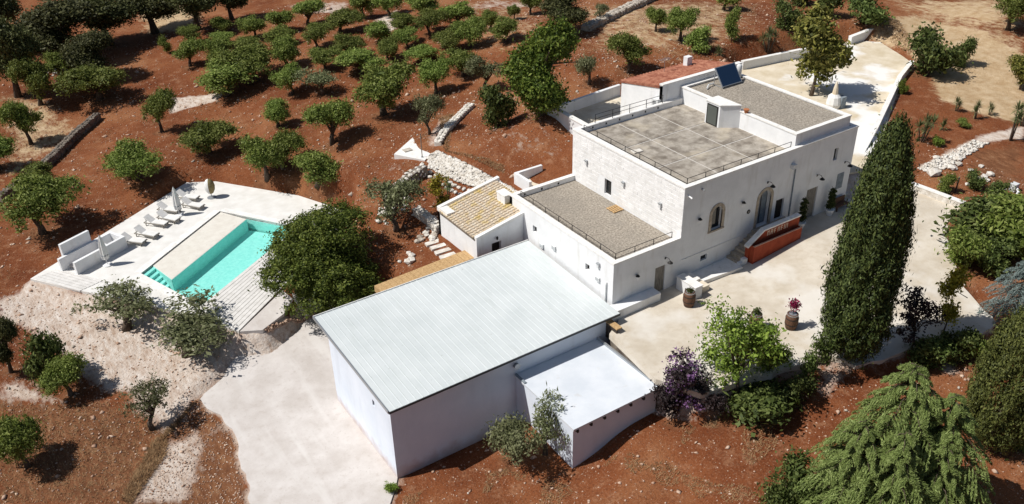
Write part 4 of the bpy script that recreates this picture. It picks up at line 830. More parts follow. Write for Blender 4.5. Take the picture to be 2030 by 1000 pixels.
# ================================================================== GARDEN, WALLS, STONES
def stone_mesh(name, seed, m, flat=.6):
    r = random.Random(seed); bm = bmesh.new(); bmesh.ops.create_icosphere(bm, subdivisions=1, radius=.5)
    for v in bm.verts: v.co = Vector((v.co.x*r.uniform(.75, 1.2), v.co.y*r.uniform(.7, 1.1), v.co.z*flat*r.uniform(.75, 1.2)))
    me = bpy.data.meshes.new(name); bm.to_mesh(me); bm.free(); me.materials.append(m); return me
STW = [stone_mesh('stone', k, stonew) for k in range(5)]; STM = [stone_mesh('stone', 20+k, stonem) for k in range(5)]; STD = [stone_mesh('stone', 40+k, stoned) for k in range(4)]
def scatter_mesh(name, pts, sizes, m, label=None, parent=None, seed=1, flat=.55):
    """many small stones as ONE mesh of low octahedra"""
    r = np.random.default_rng(seed); N = len(pts); base = np.array([(1,0,0),(0,1,0),(-1,0,0),(0,-1,0),(0,0,1),(0,0,-1)], float)
    an = r.uniform(0, 6.28, N); sx = sizes*r.uniform(.7, 1.3, N); sy = sizes*r.uniform(.5, 1.1, N); sz = sizes*flat*r.uniform(.7, 1.3, N)
    V = base[None]*np.stack([sx, sy, sz], -1)[:, None]; V = V+r.normal(0, .12, V.shape)*sizes[:, None, None]
    c_, s_ = np.cos(an)[:, None], np.sin(an)[:, None]; X = V[..., 0]*c_-V[..., 1]*s_; Y = V[..., 0]*s_+V[..., 1]*c_; V = np.stack([X, Y, V[..., 2]], -1)+pts[:, None]
    F = np.array([(0,1,4),(1,2,4),(2,3,4),(3,0,4),(1,0,5),(2,1,5),(3,2,5),(0,3,5)]); Fa = (F[None]+(np.arange(N)*6)[:, None, None]).reshape(-1, 3)
    me = bpy.data.meshes.new(name); off_ = np.array(wloc(parent)) if parent is not None else np.zeros(3)
    me.vertices.add(N*6); me.vertices.foreach_set('co', (V.reshape(-1, 3)-off_).reshape(-1).astype(np.float32)); me.loops.add(Fa.size); me.loops.foreach_set('vertex_index', Fa.reshape(-1).astype(np.int32))
    me.polygons.add(len(Fa)); me.polygons.foreach_set('loop_start', (np.arange(len(Fa))*3).astype(np.int32)); me.update(); me.materials.append(m)
    o = link(name, me, parent); return tag(o, label, kind='stuff')
def dry_wall(name, label, px_path, wd, h, meshes, corem, stone=.5, zoff=0.0, seed=1, pts=None):
    r = random.Random(seed); P = [G(*q) for q in px_path] if pts is None else [np.array(q) for q in pts]; root = thing(name, label, 'stone wall', tuple(P[0]+(P[-1]-P[0])/2))
    m = MB()
    for a, b in zip(P[:-1], P[1:]):
        d = (b-a)[:2]; L = np.linalg.norm(d); d /= L; nn_ = np.array([-d[1], d[0]])*wd/2; a2, b2 = a[:2], b[:2]
        m.prism([tuple(a2-nn_), tuple(b2-nn_), tuple(b2+nn_), tuple(a2+nn_)], [a[2]-.8, b[2]-.8, b[2]-.8, a[2]-.8], [a[2]+h*.82+zoff, b[2]+h*.82+zoff, b[2]+h*.82+zoff, a[2]+h*.82+zoff])
    m.build('wall_core', corem, root); rl = wloc(root); facep = []
    for a, b in zip(P[:-1], P[1:]):
        L = np.linalg.norm((b-a)[:2]); k = max(1, int(L/stone*1.05)); d = (b-a)[:2]/L; nn_ = np.array([-d[1], d[0]])
        for i in range(k):
            for s in ((0,) if wd < .6 else (-.27*wd, .27*wd)):
                t = (i+.5+r.uniform(-.2, .2))/k; p = a+(b-a)*t; o = link('stone', r.choice(meshes), root); sz = stone*r.uniform(.85, 1.4)
                o.location = (p[0]+nn_[0]*s-rl.x, p[1]+nn_[1]*s-rl.y, p[2]+h*.85+zoff-rl.z); o.scale = (sz, sz*.9, sz*.8); o.rotation_euler = (r.uniform(-.2, .2), r.uniform(-.2, .2), r.uniform(0, 6.3))
        for i in range(int(L*h*9)):
            p = a+(b-a)*r.random(); s = r.choice((-1, 1)); facep.append((p[0]+nn_[0]*s*wd/2, p[1]+nn_[1]*s*wd/2, p[2]+zoff+r.random()*h*.9))
    if facep: scatter_mesh('face_stones', np.array(facep), np.array([stone*.36*r.uniform(.6, 1.3) for _ in facep]), meshes[0].materials[0], parent=root, seed=seed, flat=.8)
    return root
dry_wall('dry_stone_wall', 'dry stone wall between barn driveway and the garden tree', [(586,600),(612,602),(648,608),(684,614)], .9, 1.1, STW, stonew, .55, -.1, 3)
dry_wall('dry_stone_wall', 'dry stone wall with dark shaded face above the red garden', [(844,345),(815,362),(785,388),(772,412)], .9, 1.25, STW, stoned, .5, 0, 4)  # dark core under white stones: the face's shade is put into its colour
dry_wall('dry_stone_wall', 'short white dry stone wall against the tile house corner', [(826,424),(850,440),(872,462)], .8, .9, STW, stonew, .5, -.1, 5)
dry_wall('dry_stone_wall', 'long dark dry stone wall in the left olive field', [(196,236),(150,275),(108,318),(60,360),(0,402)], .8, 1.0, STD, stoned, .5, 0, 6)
dry_wall('dry_stone_wall', 'low pale dry stone wall curving from slab into grove', [(935,212),(905,240),(880,268),(868,290)], .8, .55, STW, stonew, .5, 0, 7)
dry_wall('dry_stone_wall', 'tumbled grey dry stone wall between the upper fields', [(1160,62),(1210,38),(1250,18),(1300,-4)], 1.3, .8, STM, stonem, .8, 0, 8)
def poly_points(px_poly, N, seed, lift=0.0):
    poly = GP(px_poly); r = np.random.default_rng(seed); xs = [p[0] for p in poly]; ys = [p[1] for p in poly]; out = np.zeros((0, 2))
    while len(out) < N:
        q = np.stack([r.uniform(min(xs), max(xs), N*3), r.uniform(min(ys), max(ys), N*3)], -1); out = np.concatenate([out, q[inpoly(q[:, 0], q[:, 1], poly)]])
    out = out[:N]; return np.concatenate([out, (TZ(out[:, 0], out[:, 1])+lift)[:, None]], 1)
def rubble(px_poly, N, size, m, label, seed, lift=.08, name='rubble'):
    p = poly_points(px_poly, N, seed, lift); r = np.random.default_rng(seed); return scatter_mesh(name, p, size*r.uniform(.5, 1.5, N), m, label, seed=seed)
# wide rubble terrace wall behind the tile house: named stones on top plus a packed mass
RUB = [(848,312),(868,300),(905,318),(960,345),(1010,372),(1040,392),(1000,395),(978,380),(925,368),(880,350),(850,335)]
rubble(RUB, 2600, .17, stonew, 'wide band of white rubble stones above the tile house', 11, .12)
rubble([(1820,335),(1880,305),(1930,280),(1960,285),(1900,320),(1850,350)], 700, .16, stonew, 'band of broken white stones right of the cypress', 12)
rubble([(560,640),(640,605),(660,612),(600,640),(530,662),(520,655)], 420, .15, stoner, 'broken stone bank between deck and driveway', 13)
rubble([(395,790),(470,870),(492,1000),(270,1000),(330,880)], 900, .065, stoner, 'stony tilled strip beside the concrete driveway', 14, .03)
# curved stone edging steps (two rows)
for row, (path, lab) in enumerate((([(846,341),(872,352),(905,372),(945,385),(962,390)], 'upper curved row of white edging stones in the garden'), ([(848,350),(866,360),(890,377),(925,392),(955,398)], 'lower curved row of white edging stones in the garden'))):
    root = thing('stone_edging', lab, 'edging', tuple(G(*path[2])), 'curved stone edgings'); rl = wloc(root); r = random.Random(row)
    Pp = [G(*q) for q in path]
    for a, b in zip(Pp[:-1], Pp[1:]):
        k = max(1, int(np.linalg.norm(b-a)/.62))
        for i in range(k):
            p = a+(b-a)*(i+.5)/k; o = link('stone', r.choice(STW), root); o.location = (p[0]-rl.x, p[1]-rl.y, tz(p[0], p[1])+.12-rl.z); s_ = r.uniform(.6, .8); o.scale = (s_, s_*.75, s_*.9); o.rotation_euler.z = r.uniform(0, 6.3)
# stepping stones
STP = [(859,482), (869,490), (878,499), (888,508)]
for i, (q, lab) in enumerate(zip(STP, ('flat white stepping slab farthest from the timber walk', 'second flat white stepping slab from the rock pile', 'third flat white stepping slab from the rock pile', 'flat white stepping slab nearest the timber walk'))):
    p = G(*q); t = thing('stepping_slab', lab, 'slab', tuple(p), 'white stepping slabs'); d = np.array(G(888,508)[:2]-G(859,482)[:2]); d /= np.linalg.norm(d); e_ = np.array([-d[1], d[0]])
    m = MB(); c2 = p[:2]; m.prism([tuple(c2-d*.3-e_*.75), tuple(c2+d*.3-e_*.78), tuple(c2+d*.28+e_*.75), tuple(c2-d*.3+e_*.72)], p[2]-.1, p[2]+.1); m.build('slab_body', stonew, t)
def rock_pile(px, n_, spread, size, label, seed, meshes=STW):
    p0 = G(*px); r = random.Random(seed); t = thing('rock_pile', label, 'rocks', tuple(p0), None); rl = wloc(t)
    for i in range(n_):
        x, y = p0[0]+r.gauss(0, spread), p0[1]+r.gauss(0, spread); o = link('stone', r.choice(meshes), t); s_ = size*r.uniform(.6, 1.3); o.location = (x-rl.x, y-rl.y, tz(x, y)+s_*.2-rl.z); o.scale = (s_, s_, s_*.9); o.rotation_euler.z = r.uniform(0, 6)
rock_pile((806, 516), 6, .45, .75, 'small cluster of white rocks on the red garden soil', 1); rock_pile((848, 470), 16, .6, .7, 'pile of white and grey rocks above the stepping slabs', 2, STW+STM)
rock_pile((1850, 347), 1, .01, 1.3, 'single round pale boulder beside the right bed', 3); rock_pile((110, 145), 14, .9, .7, 'heap of white stones among the upper left trees', 4)
rock_pile((776, 425), 18, .9, .7, 'white boulders under the grey olive in the garden', 5); rock_pile((1900, 332), 14, 1.6, .8, 'loose line of pale rocks edging the right bed', 6); rock_pile((1955, 365), 12, 1.5, .7, 'scattered pale rocks beyond the right hand shrubs', 7)
# timber walk behind the barn
t = thing('timber_walk', 'golden timber walkway between barn roof and red garden', 'walkway', (-10, 12.5, -.5))
wa = [onz(742, 569, -1.0), onz(925, 497, .02), onz(945, 512, .02), onz(760, 584, -1.0)]
for k in range(16):
    t0, t1 = k/16, (k+.94)/16; A_ = wa[0]+(wa[1]-wa[0])*t0; B_ = wa[0]+(wa[1]-wa[0])*t1; C_ = wa[3]+(wa[2]-wa[3])*t1; D_ = wa[3]+(wa[2]-wa[3])*t0
    m = MB(); m.prism([tuple(A_[:2]), tuple(B_[:2]), tuple(C_[:2]), tuple(D_[:2])], [A_[2]-.5, B_[2]-.5, C_[2]-.5, D_[2]-.5], [A_[2]+.12, B_[2]+.12, C_[2]+.12, D_[2]+.12]); m.build('plank', goldwood, t)
# cistern slab with pole
cs = thing('cistern_slab', 'white concrete cistern slab at the edge of the grove', 'slab', tuple(G(830, 295))); z0 = G(800, 312)[2]+.35
cp = [tuple(onz(a, b, z0)[:2]) for a, b in ((781,306),(828,264),(868,268),(872,292),(842,318))]
m = MB(); m.prism(cp, z0-1.2, z0); m.build('slab_body', coping, cs); c_ = onz(808, 298, z0); m = MB(); m.box(c_[0]-.5, c_[1]-.4, z0+.003, c_[0]+.4, c_[1]+.3, z0+.1); m.build('hatch', stonem, cs)
p = onz(837, 312, z0); t = thing('marker_pole', 'thin grey pole standing on the cistern slab', 'pole', (p[0], p[1], z0)); m = MB(); m.tube([(p[0], p[1], z0), (p[0], p[1], z0+2.7)], .05, 8); m.build('pole_shaft', greywood, t); m = MB(); m.lathe((p[0], p[1], z0), [(.14, 0), (.14, .05)], 8); m.build('foot', steel, t)
# right hand boundary walls
def low_wall(label, pts, wd, h, m_, name='boundary_wall'):
    P = [np.array(q) for q in pts]; t = thing(name, label, 'wall', tuple(P[len(P)//2]))
    for a, b in zip(P[:-1], P[1:]):
        d = (b-a)[:2]; L = np.linalg.norm(d); d /= L; nn_ = np.array([-d[1], d[0]])*wd/2; q = [tuple(a[:2]-nn_), tuple(b[:2]-nn_), tuple(b[:2]+nn_), tuple(a[:2]+nn_)]; h_ = [a[2]+h, b[2]+h, b[2]+h, a[2]+h]
        m = MB(); m.prism(q, [v-h-1.2 for v in h_], [v-.08 for v in h_]); m.build('wall_segment', m_, t)
        nn_ *= 1.15; q = [tuple(a[:2]-nn_), tuple(b[:2]-nn_), tuple(b[:2]+nn_), tuple(a[:2]+nn_)]; m = MB(); m.prism(q, [v-.08 for v in h_], h_); m.build('coping', coping, t)
low_wall('white boundary wall beside the back driveway above the cypress', [onz(1690,345,1.6), onz(1735,262,2.7), onz(1782,162,2.7), onz(1806,132,2.7)], .45, .75, plaster)
low_wall('white boundary wall behind the penthouse roof and yellow tree', [onz(1470,135,2.9), onz(1580,112,2.9), onz(1640,100,2.9)], .45, .9, plaster); low_wall('white wall stub at the back driveway entrance', [onz(1684,84,3.0), onz(1742,62,3.2)], .5, .8, plaster)
low_wall('low pale stone kerb wall right of the cypress', [onz(1796,372,1.1), onz(1850,392,1.1), onz(1912,416,1.1)], .5, .7, stonew)
sp_ = thing('side_steps', 'sandy steps climbing past the right end of the house', 'steps', (29.5, 2, 1.2))
for k in range(6): m = MB(); m.box(28.36, .5+k*.5, .6, 31.2, 1.0+k*.5-.002, 1.15+(k+1)*.26); m.build('step', creamw, sp_)
# barrels
def barrel(p, label, grp='barrel planters in the courtyard'):
    t = thing('barrel_planter', label, 'barrel', tuple(p), grp); c_ = tuple(p)
    m = MB(); m.lathe(c_, [(.40, 0), (.5, .4), (.52, .7), (.5, 1.0), (.41, 1.4), (.35, 1.4), (.34, 1.25)], 16); bd = m.build('staves', brownwood, t, True)
    for z, R in ((.12, .435), (.45, .515), (.95, .515), (1.28, .445)): m = MB(); m.lathe((c_[0], c_[1], c_[2]+z), [(R, 0), (R+.006, .07)], 16); m.build('hoop', steel if z > 1.2 else iron, t)
    m = MB(); m.lathe((c_[0], c_[1], c_[2]+1.27), [(.345, 0), (.02, .02)], 12); m.build('soil', soil2, t)
    return t
B1 = onz(1365, 606, -.28); barrel((B1[0], B1[1], cyz(B1[0])), 'old wooden barrel planter beside the white pier'); B2 = onz(1568, 645, .2); barrel((B2[0], B2[1], cyz(B2[0])), 'old wooden barrel planter with a magenta flower'); B3 = onz(1497, 645, .1); barrel((B3[0], B3[1], cyz(B3[0])), 'old wooden barrel planter half hidden by the bright tree')
# white bundle and bench
p = onz(1651, 213, 2.7); t = thing('covered_bundle', 'white draped bundle under the yellowish tree behind house', 'bundle', tuple(p)); m = MB(); m.lathe(tuple(p), [(.75, 0), (.85, .5), (.72, 1.3), (.4, 1.6)], 10); m.build('white_cover', offw, t); m = MB(); m.lathe((p[0], p[1], p[2]+1.55), [(.35, 0), (.25, .8), (.1, 1.5)], 8); m.build('top_wrap', creamw, t); m = MB(); m.box(p[0]+.2, p[1]-.9, p[2]+.01, p[0]+1.0, p[1]-.2, p[2]+1.3); m.build('grey_flap', greycloth, t)
t = thing('wooden_bench', 'dark wooden bench against facade at the far right', 'bench', (27.0, -.6, 1.0)); z0 = 1.03
m = MB(); m.box(26.2, -.9, z0+.42, 27.9, -.3, z0+.5); m.build('seat', brownwood, t); m = MB(); m.box(26.2, -.3, z0+.5, 27.9, -.22, z0+1.05); m.build('backrest', brownwood, t)
for x in (26.25, 27.75):
    for y in (-.85, -.35): m = MB(); m.box(x, y, z0-.03, x+.1, y+.1, z0+.42); m.build('leg', brownwood, t)
# pipe elbow, fence post
p = G(2012, 385); t = thing('pipe_elbow', 'white bent drain pipe lying at the right edge', 'pipe', tuple(p)); q0, q1, q2 = G(2008,378), G(2018,386), G(2007,402); m = MB(); m.tube([q0+[0,0,.5], q1+[0,0,.35], q2+[0,0,.1]], .13, 8); m.build('pipe_run', white, t); m = MB(); m.box(q0[0]-.35, q0[1]-.3, q0[2]-.1, q0[0]+.35, q0[1]+.3, q0[2]+.75); m.build('inspection_box', acm, t)
p = G(1893, 384); t = thing('wooden_post', 'leaning dark wooden post among the right hand shrubs', 'post', tuple(p)); m = MB(); m.tube([p-[0,0,.3], p+[.25,.1,1.6]], .07, 7); m.build('shaft', darkwood, t); m = MB(); m.tube([p+[.25,.1,1.6], p+[.255,.102,1.64]], .08, 7); m.build('post_cap', greywood, t)
# loose stones in the soil, dry grass
def field_stones(N, box, size, m_, seed, label, name):
    r = np.random.default_rng(seed); q = np.stack([r.uniform(box[0], box[1], N), r.uniform(box[2], box[3], N)], -1); keep = np.ones(N, bool)
    dens = vnoise(q[:, 0], q[:, 1], .35)*.5+.5; keep &= r.random(N) < (.25+.75*np.clip(dens, 0, 1))
    for poly in (COURT, DRIVE, DECK, BACK, [(-21,-1.3),(-.3,-1.3),(-.3,11.5),(-21,11.5)], [(0,-1),(28.4,-1),(28.4,21),(0,21)], [(-10.3,-8.5),(-2,-8.5),(-2,-1),(-10.3,-1)], [(-5.1,12.5),(1.7,12.5),(1.7,19.6),(-5.1,19.6)], POOL): keep &= sdist(q[:, 0], q[:, 1], [tuple(p) for p in poly]) > .3
    q = q[keep]; s = size*np.exp(r.normal(0, .55, len(q))); return scatter_mesh(name, np.concatenate([q, (TZ(q[:, 0], q[:, 1])+s*.1)[:, None]], 1), s, m_, label, seed=seed)
field_stones(52000, (-55, 45, -32, 40), .052, stoner, 21, 'small pale stones strewn over the red soil nearby', 'soil_stones')
field_stones(38000, (-60, 70, 15, 100), .068, stoner, 22, 'small pale stones strewn through the olive grove', 'grove_stones')
field_stones(800, (-50, 40, -30, 60), .10, stonem, 23, 'scattered larger white stones on the red soil', 'white_stones')

# ================================================================== TREES AND PLANTS
def quads_mesh(name, V, m, tri=False):
    k = 3 if tri else 4; N = len(V)
    me = bpy.data.meshes.new(name); me.vertices.add(N*k); me.vertices.foreach_set('co', V.reshape(-1).astype(np.float32))
    me.loops.add(N*k); me.loops.foreach_set('vertex_index', np.arange(N*k, dtype=np.int32)); me.polygons.add(N); me.polygons.foreach_set('loop_start', (np.arange(N)*k).astype(np.int32)); me.update(); me.materials.append(m); return me
def unit(v): return v/np.maximum(np.linalg.norm(v, axis=-1, keepdims=True), 1e-6)
def leaves(C, out, L, Wd, r, along=None, spread=.9, lens=.35):
    """diamond leaves at C, roughly facing 'out'"""
    N = len(C); nrm = unit(out+r.normal(0, spread, (N, 3))); d = r.normal(0, 1, (N, 3)) if along is None else along+r.normal(0, .45, (N, 3))
    d = unit(d-nrm*np.sum(d*nrm, -1, keepdims=True)); w = np.cross(nrm, d); l_ = (L*np.exp(r.normal(0, lens, N)))[:, None]; ww = (Wd*np.exp(r.normal(0, lens, N)))[:, None]
    return np.stack([C-d*l_/2, C+w*ww/2+nrm*ww*.12, C+d*l_/2, C-w*ww/2+nrm*ww*.12], 1)
def crown(lobes, n_clust, n_leaf, cr, L, Wd, seed, shell=.62, up=.35, flat=.8, zmin=None):
    """lobes (x, y, z, rx, ry, rz): leaf clumps spread through the outer part of each lobe"""
    r = np.random.default_rng(seed); vol = np.array([l_[3]*l_[4]+l_[5]*l_[3] for l_ in lobes]); pick = r.choice(len(lobes), n_clust, p=vol/vol.sum()); lb = np.array(lobes)[pick]
    d = unit(r.normal(0, 1, (n_clust, 3))); d[:, 2] = np.where((d[:, 2] < -.35) & (r.random(n_clust) < .7), -d[:, 2], d[:, 2]); R = shell+(1-shell)*r.random(n_clust)**.7
    cc = lb[:, :3]+d*lb[:, 3:]*R[:, None]; csz = cr*r.uniform(.6, 1.35, n_clust)
    if zmin is not None: k = cc[:, 2] > zmin; cc, d, csz = cc[k], d[k], csz[k]
    N = len(cc); k = np.repeat(np.arange(N), n_leaf); o = r.normal(0, .5, (len(k), 3)); o[:, 2] *= flat; C = cc[k]+o*csz[k][:, None]
    out = unit(unit(o)*.7+d[k]*.8+np.array([0, 0, up])); return leaves(C, out, L, Wd, r)
def limbs(trunk, targets, r0, r1, rnd, sub=True):
    m = MB(); m.tube(trunk, [r0*(1.35-.35*min(1, i*1.5/len(trunk))) if i == 0 else r0*(1-.35*i/(len(trunk)-1)) for i in range(len(trunk))], 8)
    top = Vector(trunk[-1])
    for t in targets:
        t = Vector(t); mid = top.lerp(t, .5)+Vector((rnd.uniform(-.2, .2), rnd.uniform(-.2, .2), rnd.uniform(0, .25)))*(t-top).length*.4
        m.tube([top-Vector((0, 0, .1)), mid, t], [r0*.55, r0*.33, r1], 6)
        if sub:
            for _ in range(2): e = mid+Vector((rnd.uniform(-1, 1), rnd.uniform(-1, 1), rnd.uniform(.1, .9))).normalized()*(t-top).length*.5; m.tube([mid, e], [r0*.22, r1*.7], 5)
    return m
PROTO = {}
def proto(kind, w, h, tm, lv): PROTO.setdefault(kind, []).append((w, h, tm, lv))
def mk_olive(seed, leafm, kind, n_c=190, n_l=52, w=4.3, h=3.85, L=.22, Wd=.095, nl=8, cr=.5):
    rd = random.Random(seed); lobes = []
    for i in range(nl):
        a = 6.283*i/nl+rd.uniform(-.6, .6); R = rd.uniform(.5, 1.75) if i else .3; s = rd.uniform(.5, 1.1); lobes.append((R*math.cos(a), R*math.sin(a), rd.uniform(1.75, 3.05), s, s*rd.uniform(.8, 1.2), s*.9))
    tr_ = [(0, 0, -.3), (rd.uniform(-.2, .2), rd.uniform(-.2, .2), .6), (rd.uniform(-.45, .45), rd.uniform(-.25, .25), 1.15)]
    tm = limbs(tr_, [(l_[0]*.85, l_[1]*.85, l_[2]) for l_ in lobes], .24, .04, rd).mesh('trunk', bark, smooth=True)
    lv = quads_mesh('crown', crown(lobes, n_c, n_l, cr, L, Wd, seed, up=.5), leafm); proto(kind, w, h, tm, [('crown', lv)])
for k in range(11): mk_olive(100+k, L_olive, 'olive')
for k in range(2): mk_olive(140+k, L_grey, 'grey', 95, 40, nl=6, cr=.55)
for k in range(2): mk_olive(150+k, L_grey, 'sparse', 60, 34, nl=8, cr=.5)
def mk_broad(kind, seed, leafm, w, h, n_lobe, n_c, n_l, cr, L, Wd, trunk_h, r0, zlo=.38, shell=.6, sub=True, ls=1.0):
    rd = random.Random(seed); lobes = []
    for i in range(n_lobe):
        a = 2.4*i+rd.uniform(-.3, .3); t = (i+.5)/n_lobe; zz_ = h*(zlo+(.9-zlo)*(i*.618 % 1)); prof_ = math.sin(math.pi*min(1, max(.12, (zz_/h-zlo+.12)/(1.12-zlo))))**.6; R = (w/2)*.62*prof_*math.sqrt(t); s = w*rd.uniform(.16, .24)*ls
        lobes.append((R*math.cos(a), R*math.sin(a), zz_, s, s, s*.85))
    tr_ = [(0, 0, -.4), (rd.uniform(-.15, .15), rd.uniform(-.15, .15), trunk_h*.5), (rd.uniform(-.3, .3), rd.uniform(-.3, .3), trunk_h)]
    tm = limbs(tr_, [l_[:3] for l_ in lobes[::2]], r0, .05, rd, sub).mesh('trunk', bark, smooth=True)
    lv = quads_mesh('crown', crown(lobes, n_c, n_l, cr, L, Wd, seed, shell=shell), leafm); proto(kind, w, h, tm, [('crown', lv)])
for k in range(3): mk_broad('oak', 200+k, L_oak, 7.2, 7.6, 20, 420, 60, .75, .27, .15, 2.6, .4)
mk_broad('round', 210, L_round, 10, 8.5, 26, 1100, 66, .6, .22, .13, 1.6, .5, .2, .72, True, 1.45)
mk_broad('green', 220, L_green, 8, 9, 24, 560, 56, .75, .28, .17, 2.6, .4, .2)
mk_broad('loquat', 230, L_mag, 7, 9, 20, 250, 26, .75, .46, .2, 3.2, .2, .26, .5)
mk_broad('light', 240, L_light, 7.2, 7.5, 24, 150, 40, .62, .25, .13, 2.4, .2, .3, .5)
mk_broad('wispy', 250, L_shrub, 4.5, 5, 12, 70, 34, .55, .26, .16, 1.2, .1, .2, .35); mk_broad('purple', 255, L_purp, 5, 6, 14, 62, 30, .5, .26, .16, 1.6, .1, .22, .35); mk_broad('yellow', 257, L_yel, 2.6, 6, 12, 60, 36, .5, .22, .16, 1.5, .08, .2, .5)
for k in range(3): mk_broad('shrub', 260+k, L_shrub, 3, 2.2, 9, 80, 42, .5, .22, .12, .5, .08, .2)
mk_broad('limeshrub', 270, L_light, 3, 2.2, 9, 60, 42, .5, .22, .12, .5, .08, .2); mk_broad('oliveshrub', 272, L_olive, 3, 2.2, 9, 90, 42, .5, .22, .10, .5, .08, .2)
def mk_cypress(kind, leafm, seed, h=20, rmax=3.1, N=30000, L=.42, Wd=.2):
    r = np.random.default_rng(seed); nc = N//26; t = r.random(nc)**.9; z = 1.0+t*(h-1.2); prof_ = np.interp(t, [0, .05, .15, .38, .6, .8, .92, .98, 1], [.4, .8, .97, 1.0, .86, .64, .42, .22, .05])*rmax
    a = r.uniform(0, 6.283, nc); lob = 1+.09*np.sin(a*3+z*.5)+.08*np.sin(a*7-z*1.3)+.06*np.sin(a*11+z*2.9); R = prof_*lob*(.66+.36*r.random(nc)**.6)
    cc = np.stack([R*np.cos(a), R*np.sin(a), z], -1); k = np.repeat(np.arange(nc), 26); csz = np.exp(r.normal(0, .4, nc))[k][:, None]; o = r.normal(0, .5, (len(k), 3))*np.array([.34, .34, .75])*csz; C = cc[k]+o
    d = np.stack([np.cos(a), np.sin(a), np.full(nc, .25)], -1)[k]; V = leaves(C, unit(d+unit(o)*.7), L, Wd, r, along=np.array([0, 0, 1.0])+d*.35, spread=.5)
    m = MB(); m.tube([(0, 0, -.5), (0, 0, 2), (0, 0, h*.8)], [.45, .38, .05], 10); m.tube([(.3, .1, -.4), (.6, .3, 3)], [.2, .1], 7)
    proto(kind, rmax*2, h, m.mesh('trunk', bark, smooth=True), [('crown', quads_mesh('crown', V, leafm))])
mk_cypress('cypress', L_cyp, 300, N=95000, L=.30, Wd=.12); mk_cypress('conifer', L_conf, 301, 12, 3.4, 52000, .26, .10)
def mk_cedar(kind, leafm, seed, w=13, h=11, nb=90, per=330, L=.34, Wd=.07, droop=.35, tops=((0, 0, 1),)):
    rd = random.Random(seed); r = np.random.default_rng(seed); m = MB(); Cs = []; Ds = []
    for tx, ty, sc in tops:
        H_ = h*sc; m.tube([(tx*.3, ty*.3, -.4), (tx, ty, H_*.5), (tx, ty, H_*.97)], [.35*sc, .2*sc, .03], 8)
        for i in range(int(nb*sc)):
            t = ((i+.5)/(nb*sc))**.85; z = H_*(.06+.93*t); a = 2.4*i+rd.uniform(-.4, .4); R = (w/2)*sc*(1-t)**.58*rd.uniform(.6, 1.12)+.25
            p0_ = np.array([tx, ty, z]); dr_ = np.array([math.cos(a), math.sin(a), 0]); mid = p0_+dr_*R*.55+[0, 0, R*.10]; end = p0_+dr_*R+[0, 0, -R*droop]
            m.tube([p0_, mid, end], [.05, .035, .012], 4, False)
            nt_ = 16; j = r.integers(0, nt_, per); sg = np.where(j % 2, 1.0, -1.0); uj = .12+.88*(j+.5)/nt_; u_ = uj; side = np.array([-dr_[1], dr_[0], 0])
            base = ((1-u_)**2)[:, None]*p0_+(2*u_*(1-u_))[:, None]*mid+(u_**2)[:, None]*end; ln = R*(.42*np.sin(np.clip(uj, .1, 1)*2.3)+.08); v = r.random(per)**.75
            tdir = sg[:, None]*side*.8+dr_*.65; C = base+tdir*(ln*v)[:, None]+np.stack([r.normal(0, .035, per), r.normal(0, .035, per), -.55*ln*v*v-r.random(per)*.10], -1); Cs.append(C); Ds.append(tdir+r.normal(0, .25, (per, 3))+[0, 0, -.35])
    C = np.concatenate(Cs); Dd = np.concatenate(Ds); V = leaves(C, np.tile([0, 0, 1.0], (len(C), 1))+Dd*.3, L, Wd, r, along=Dd, spread=.4)
    proto(kind, w, h, m.mesh('trunk', bark, smooth=True), [('crown', quads_mesh('crown', V, leafm))])
mk_cedar('cedar', L_cedar, 400, 11, 10, 62, 1300, .26, .055, .22, ((0, 0, 1.0), (2.0, -2.5, .86), (-3.6, .8, .72), (-2.4, -1.8, .74), (.4, -3.6, .66), (3.6, -.8, .55)))
mk_cedar('bluecedar', L_blue, 401, 9, 8, 50, 420, .36, .06, .3)
def mk_yucca(kind, seed, heads, leafm=L_yuc, bl=.95, n_b=70):
    r = np.random.default_rng(seed); Vs = []; m = MB()
    for x, y, z in heads:
        m.tube([(x*.25, y*.25, -.2), (x*.7, y*.7, z*.6), (x, y, z)], [.12, .09, .08], 7)
        a = r.uniform(0, 6.283, n_b); el = r.uniform(-.35, 1.35, n_b); d = np.stack([np.cos(a)*np.cos(el), np.sin(a)*np.cos(el), np.sin(el)], -1); l_ = bl*r.uniform(.7, 1.15, n_b)[:, None]; s_ = np.stack([-np.sin(a), np.cos(a), np.zeros(n_b)], -1)*.045; c_ = np.array([x, y, z]); tip = c_+d*l_-np.array([0, 0, .12])
        Vs.append(np.stack([c_+d*.05-s_*.6, c_+d*l_*.5-s_, tip, c_+d*l_*.5+s_], 1))
    w = 2*(max(abs(x)+abs(y) for x, y, z in heads)*.8+bl); proto(kind, w, max(z for _, _, z in heads)+bl*.8, m.mesh('trunk', bark, smooth=True), [('crown', quads_mesh('crown', np.concatenate(Vs), leafm))])
mk_yucca('yucca', 500, [(0, 0, .9), (.5, .2, .6)]); mk_yucca('yuccatree', 501, [(0, 0, 2.4), (.5, .4, 1.9), (-.4, .3, 1.6)]); mk_yucca('agave', 502, [(0, 0, .15)], L_yuc, .9, 60); mk_yucca('yuccaclump', 503, [(0, 0, 1.6), (.9, .3, 1.2), (-.8, .2, 1.3), (.2, .9, 1.7), (-.2, -.8, 1.0)], L_yuc, 1.0, 60)
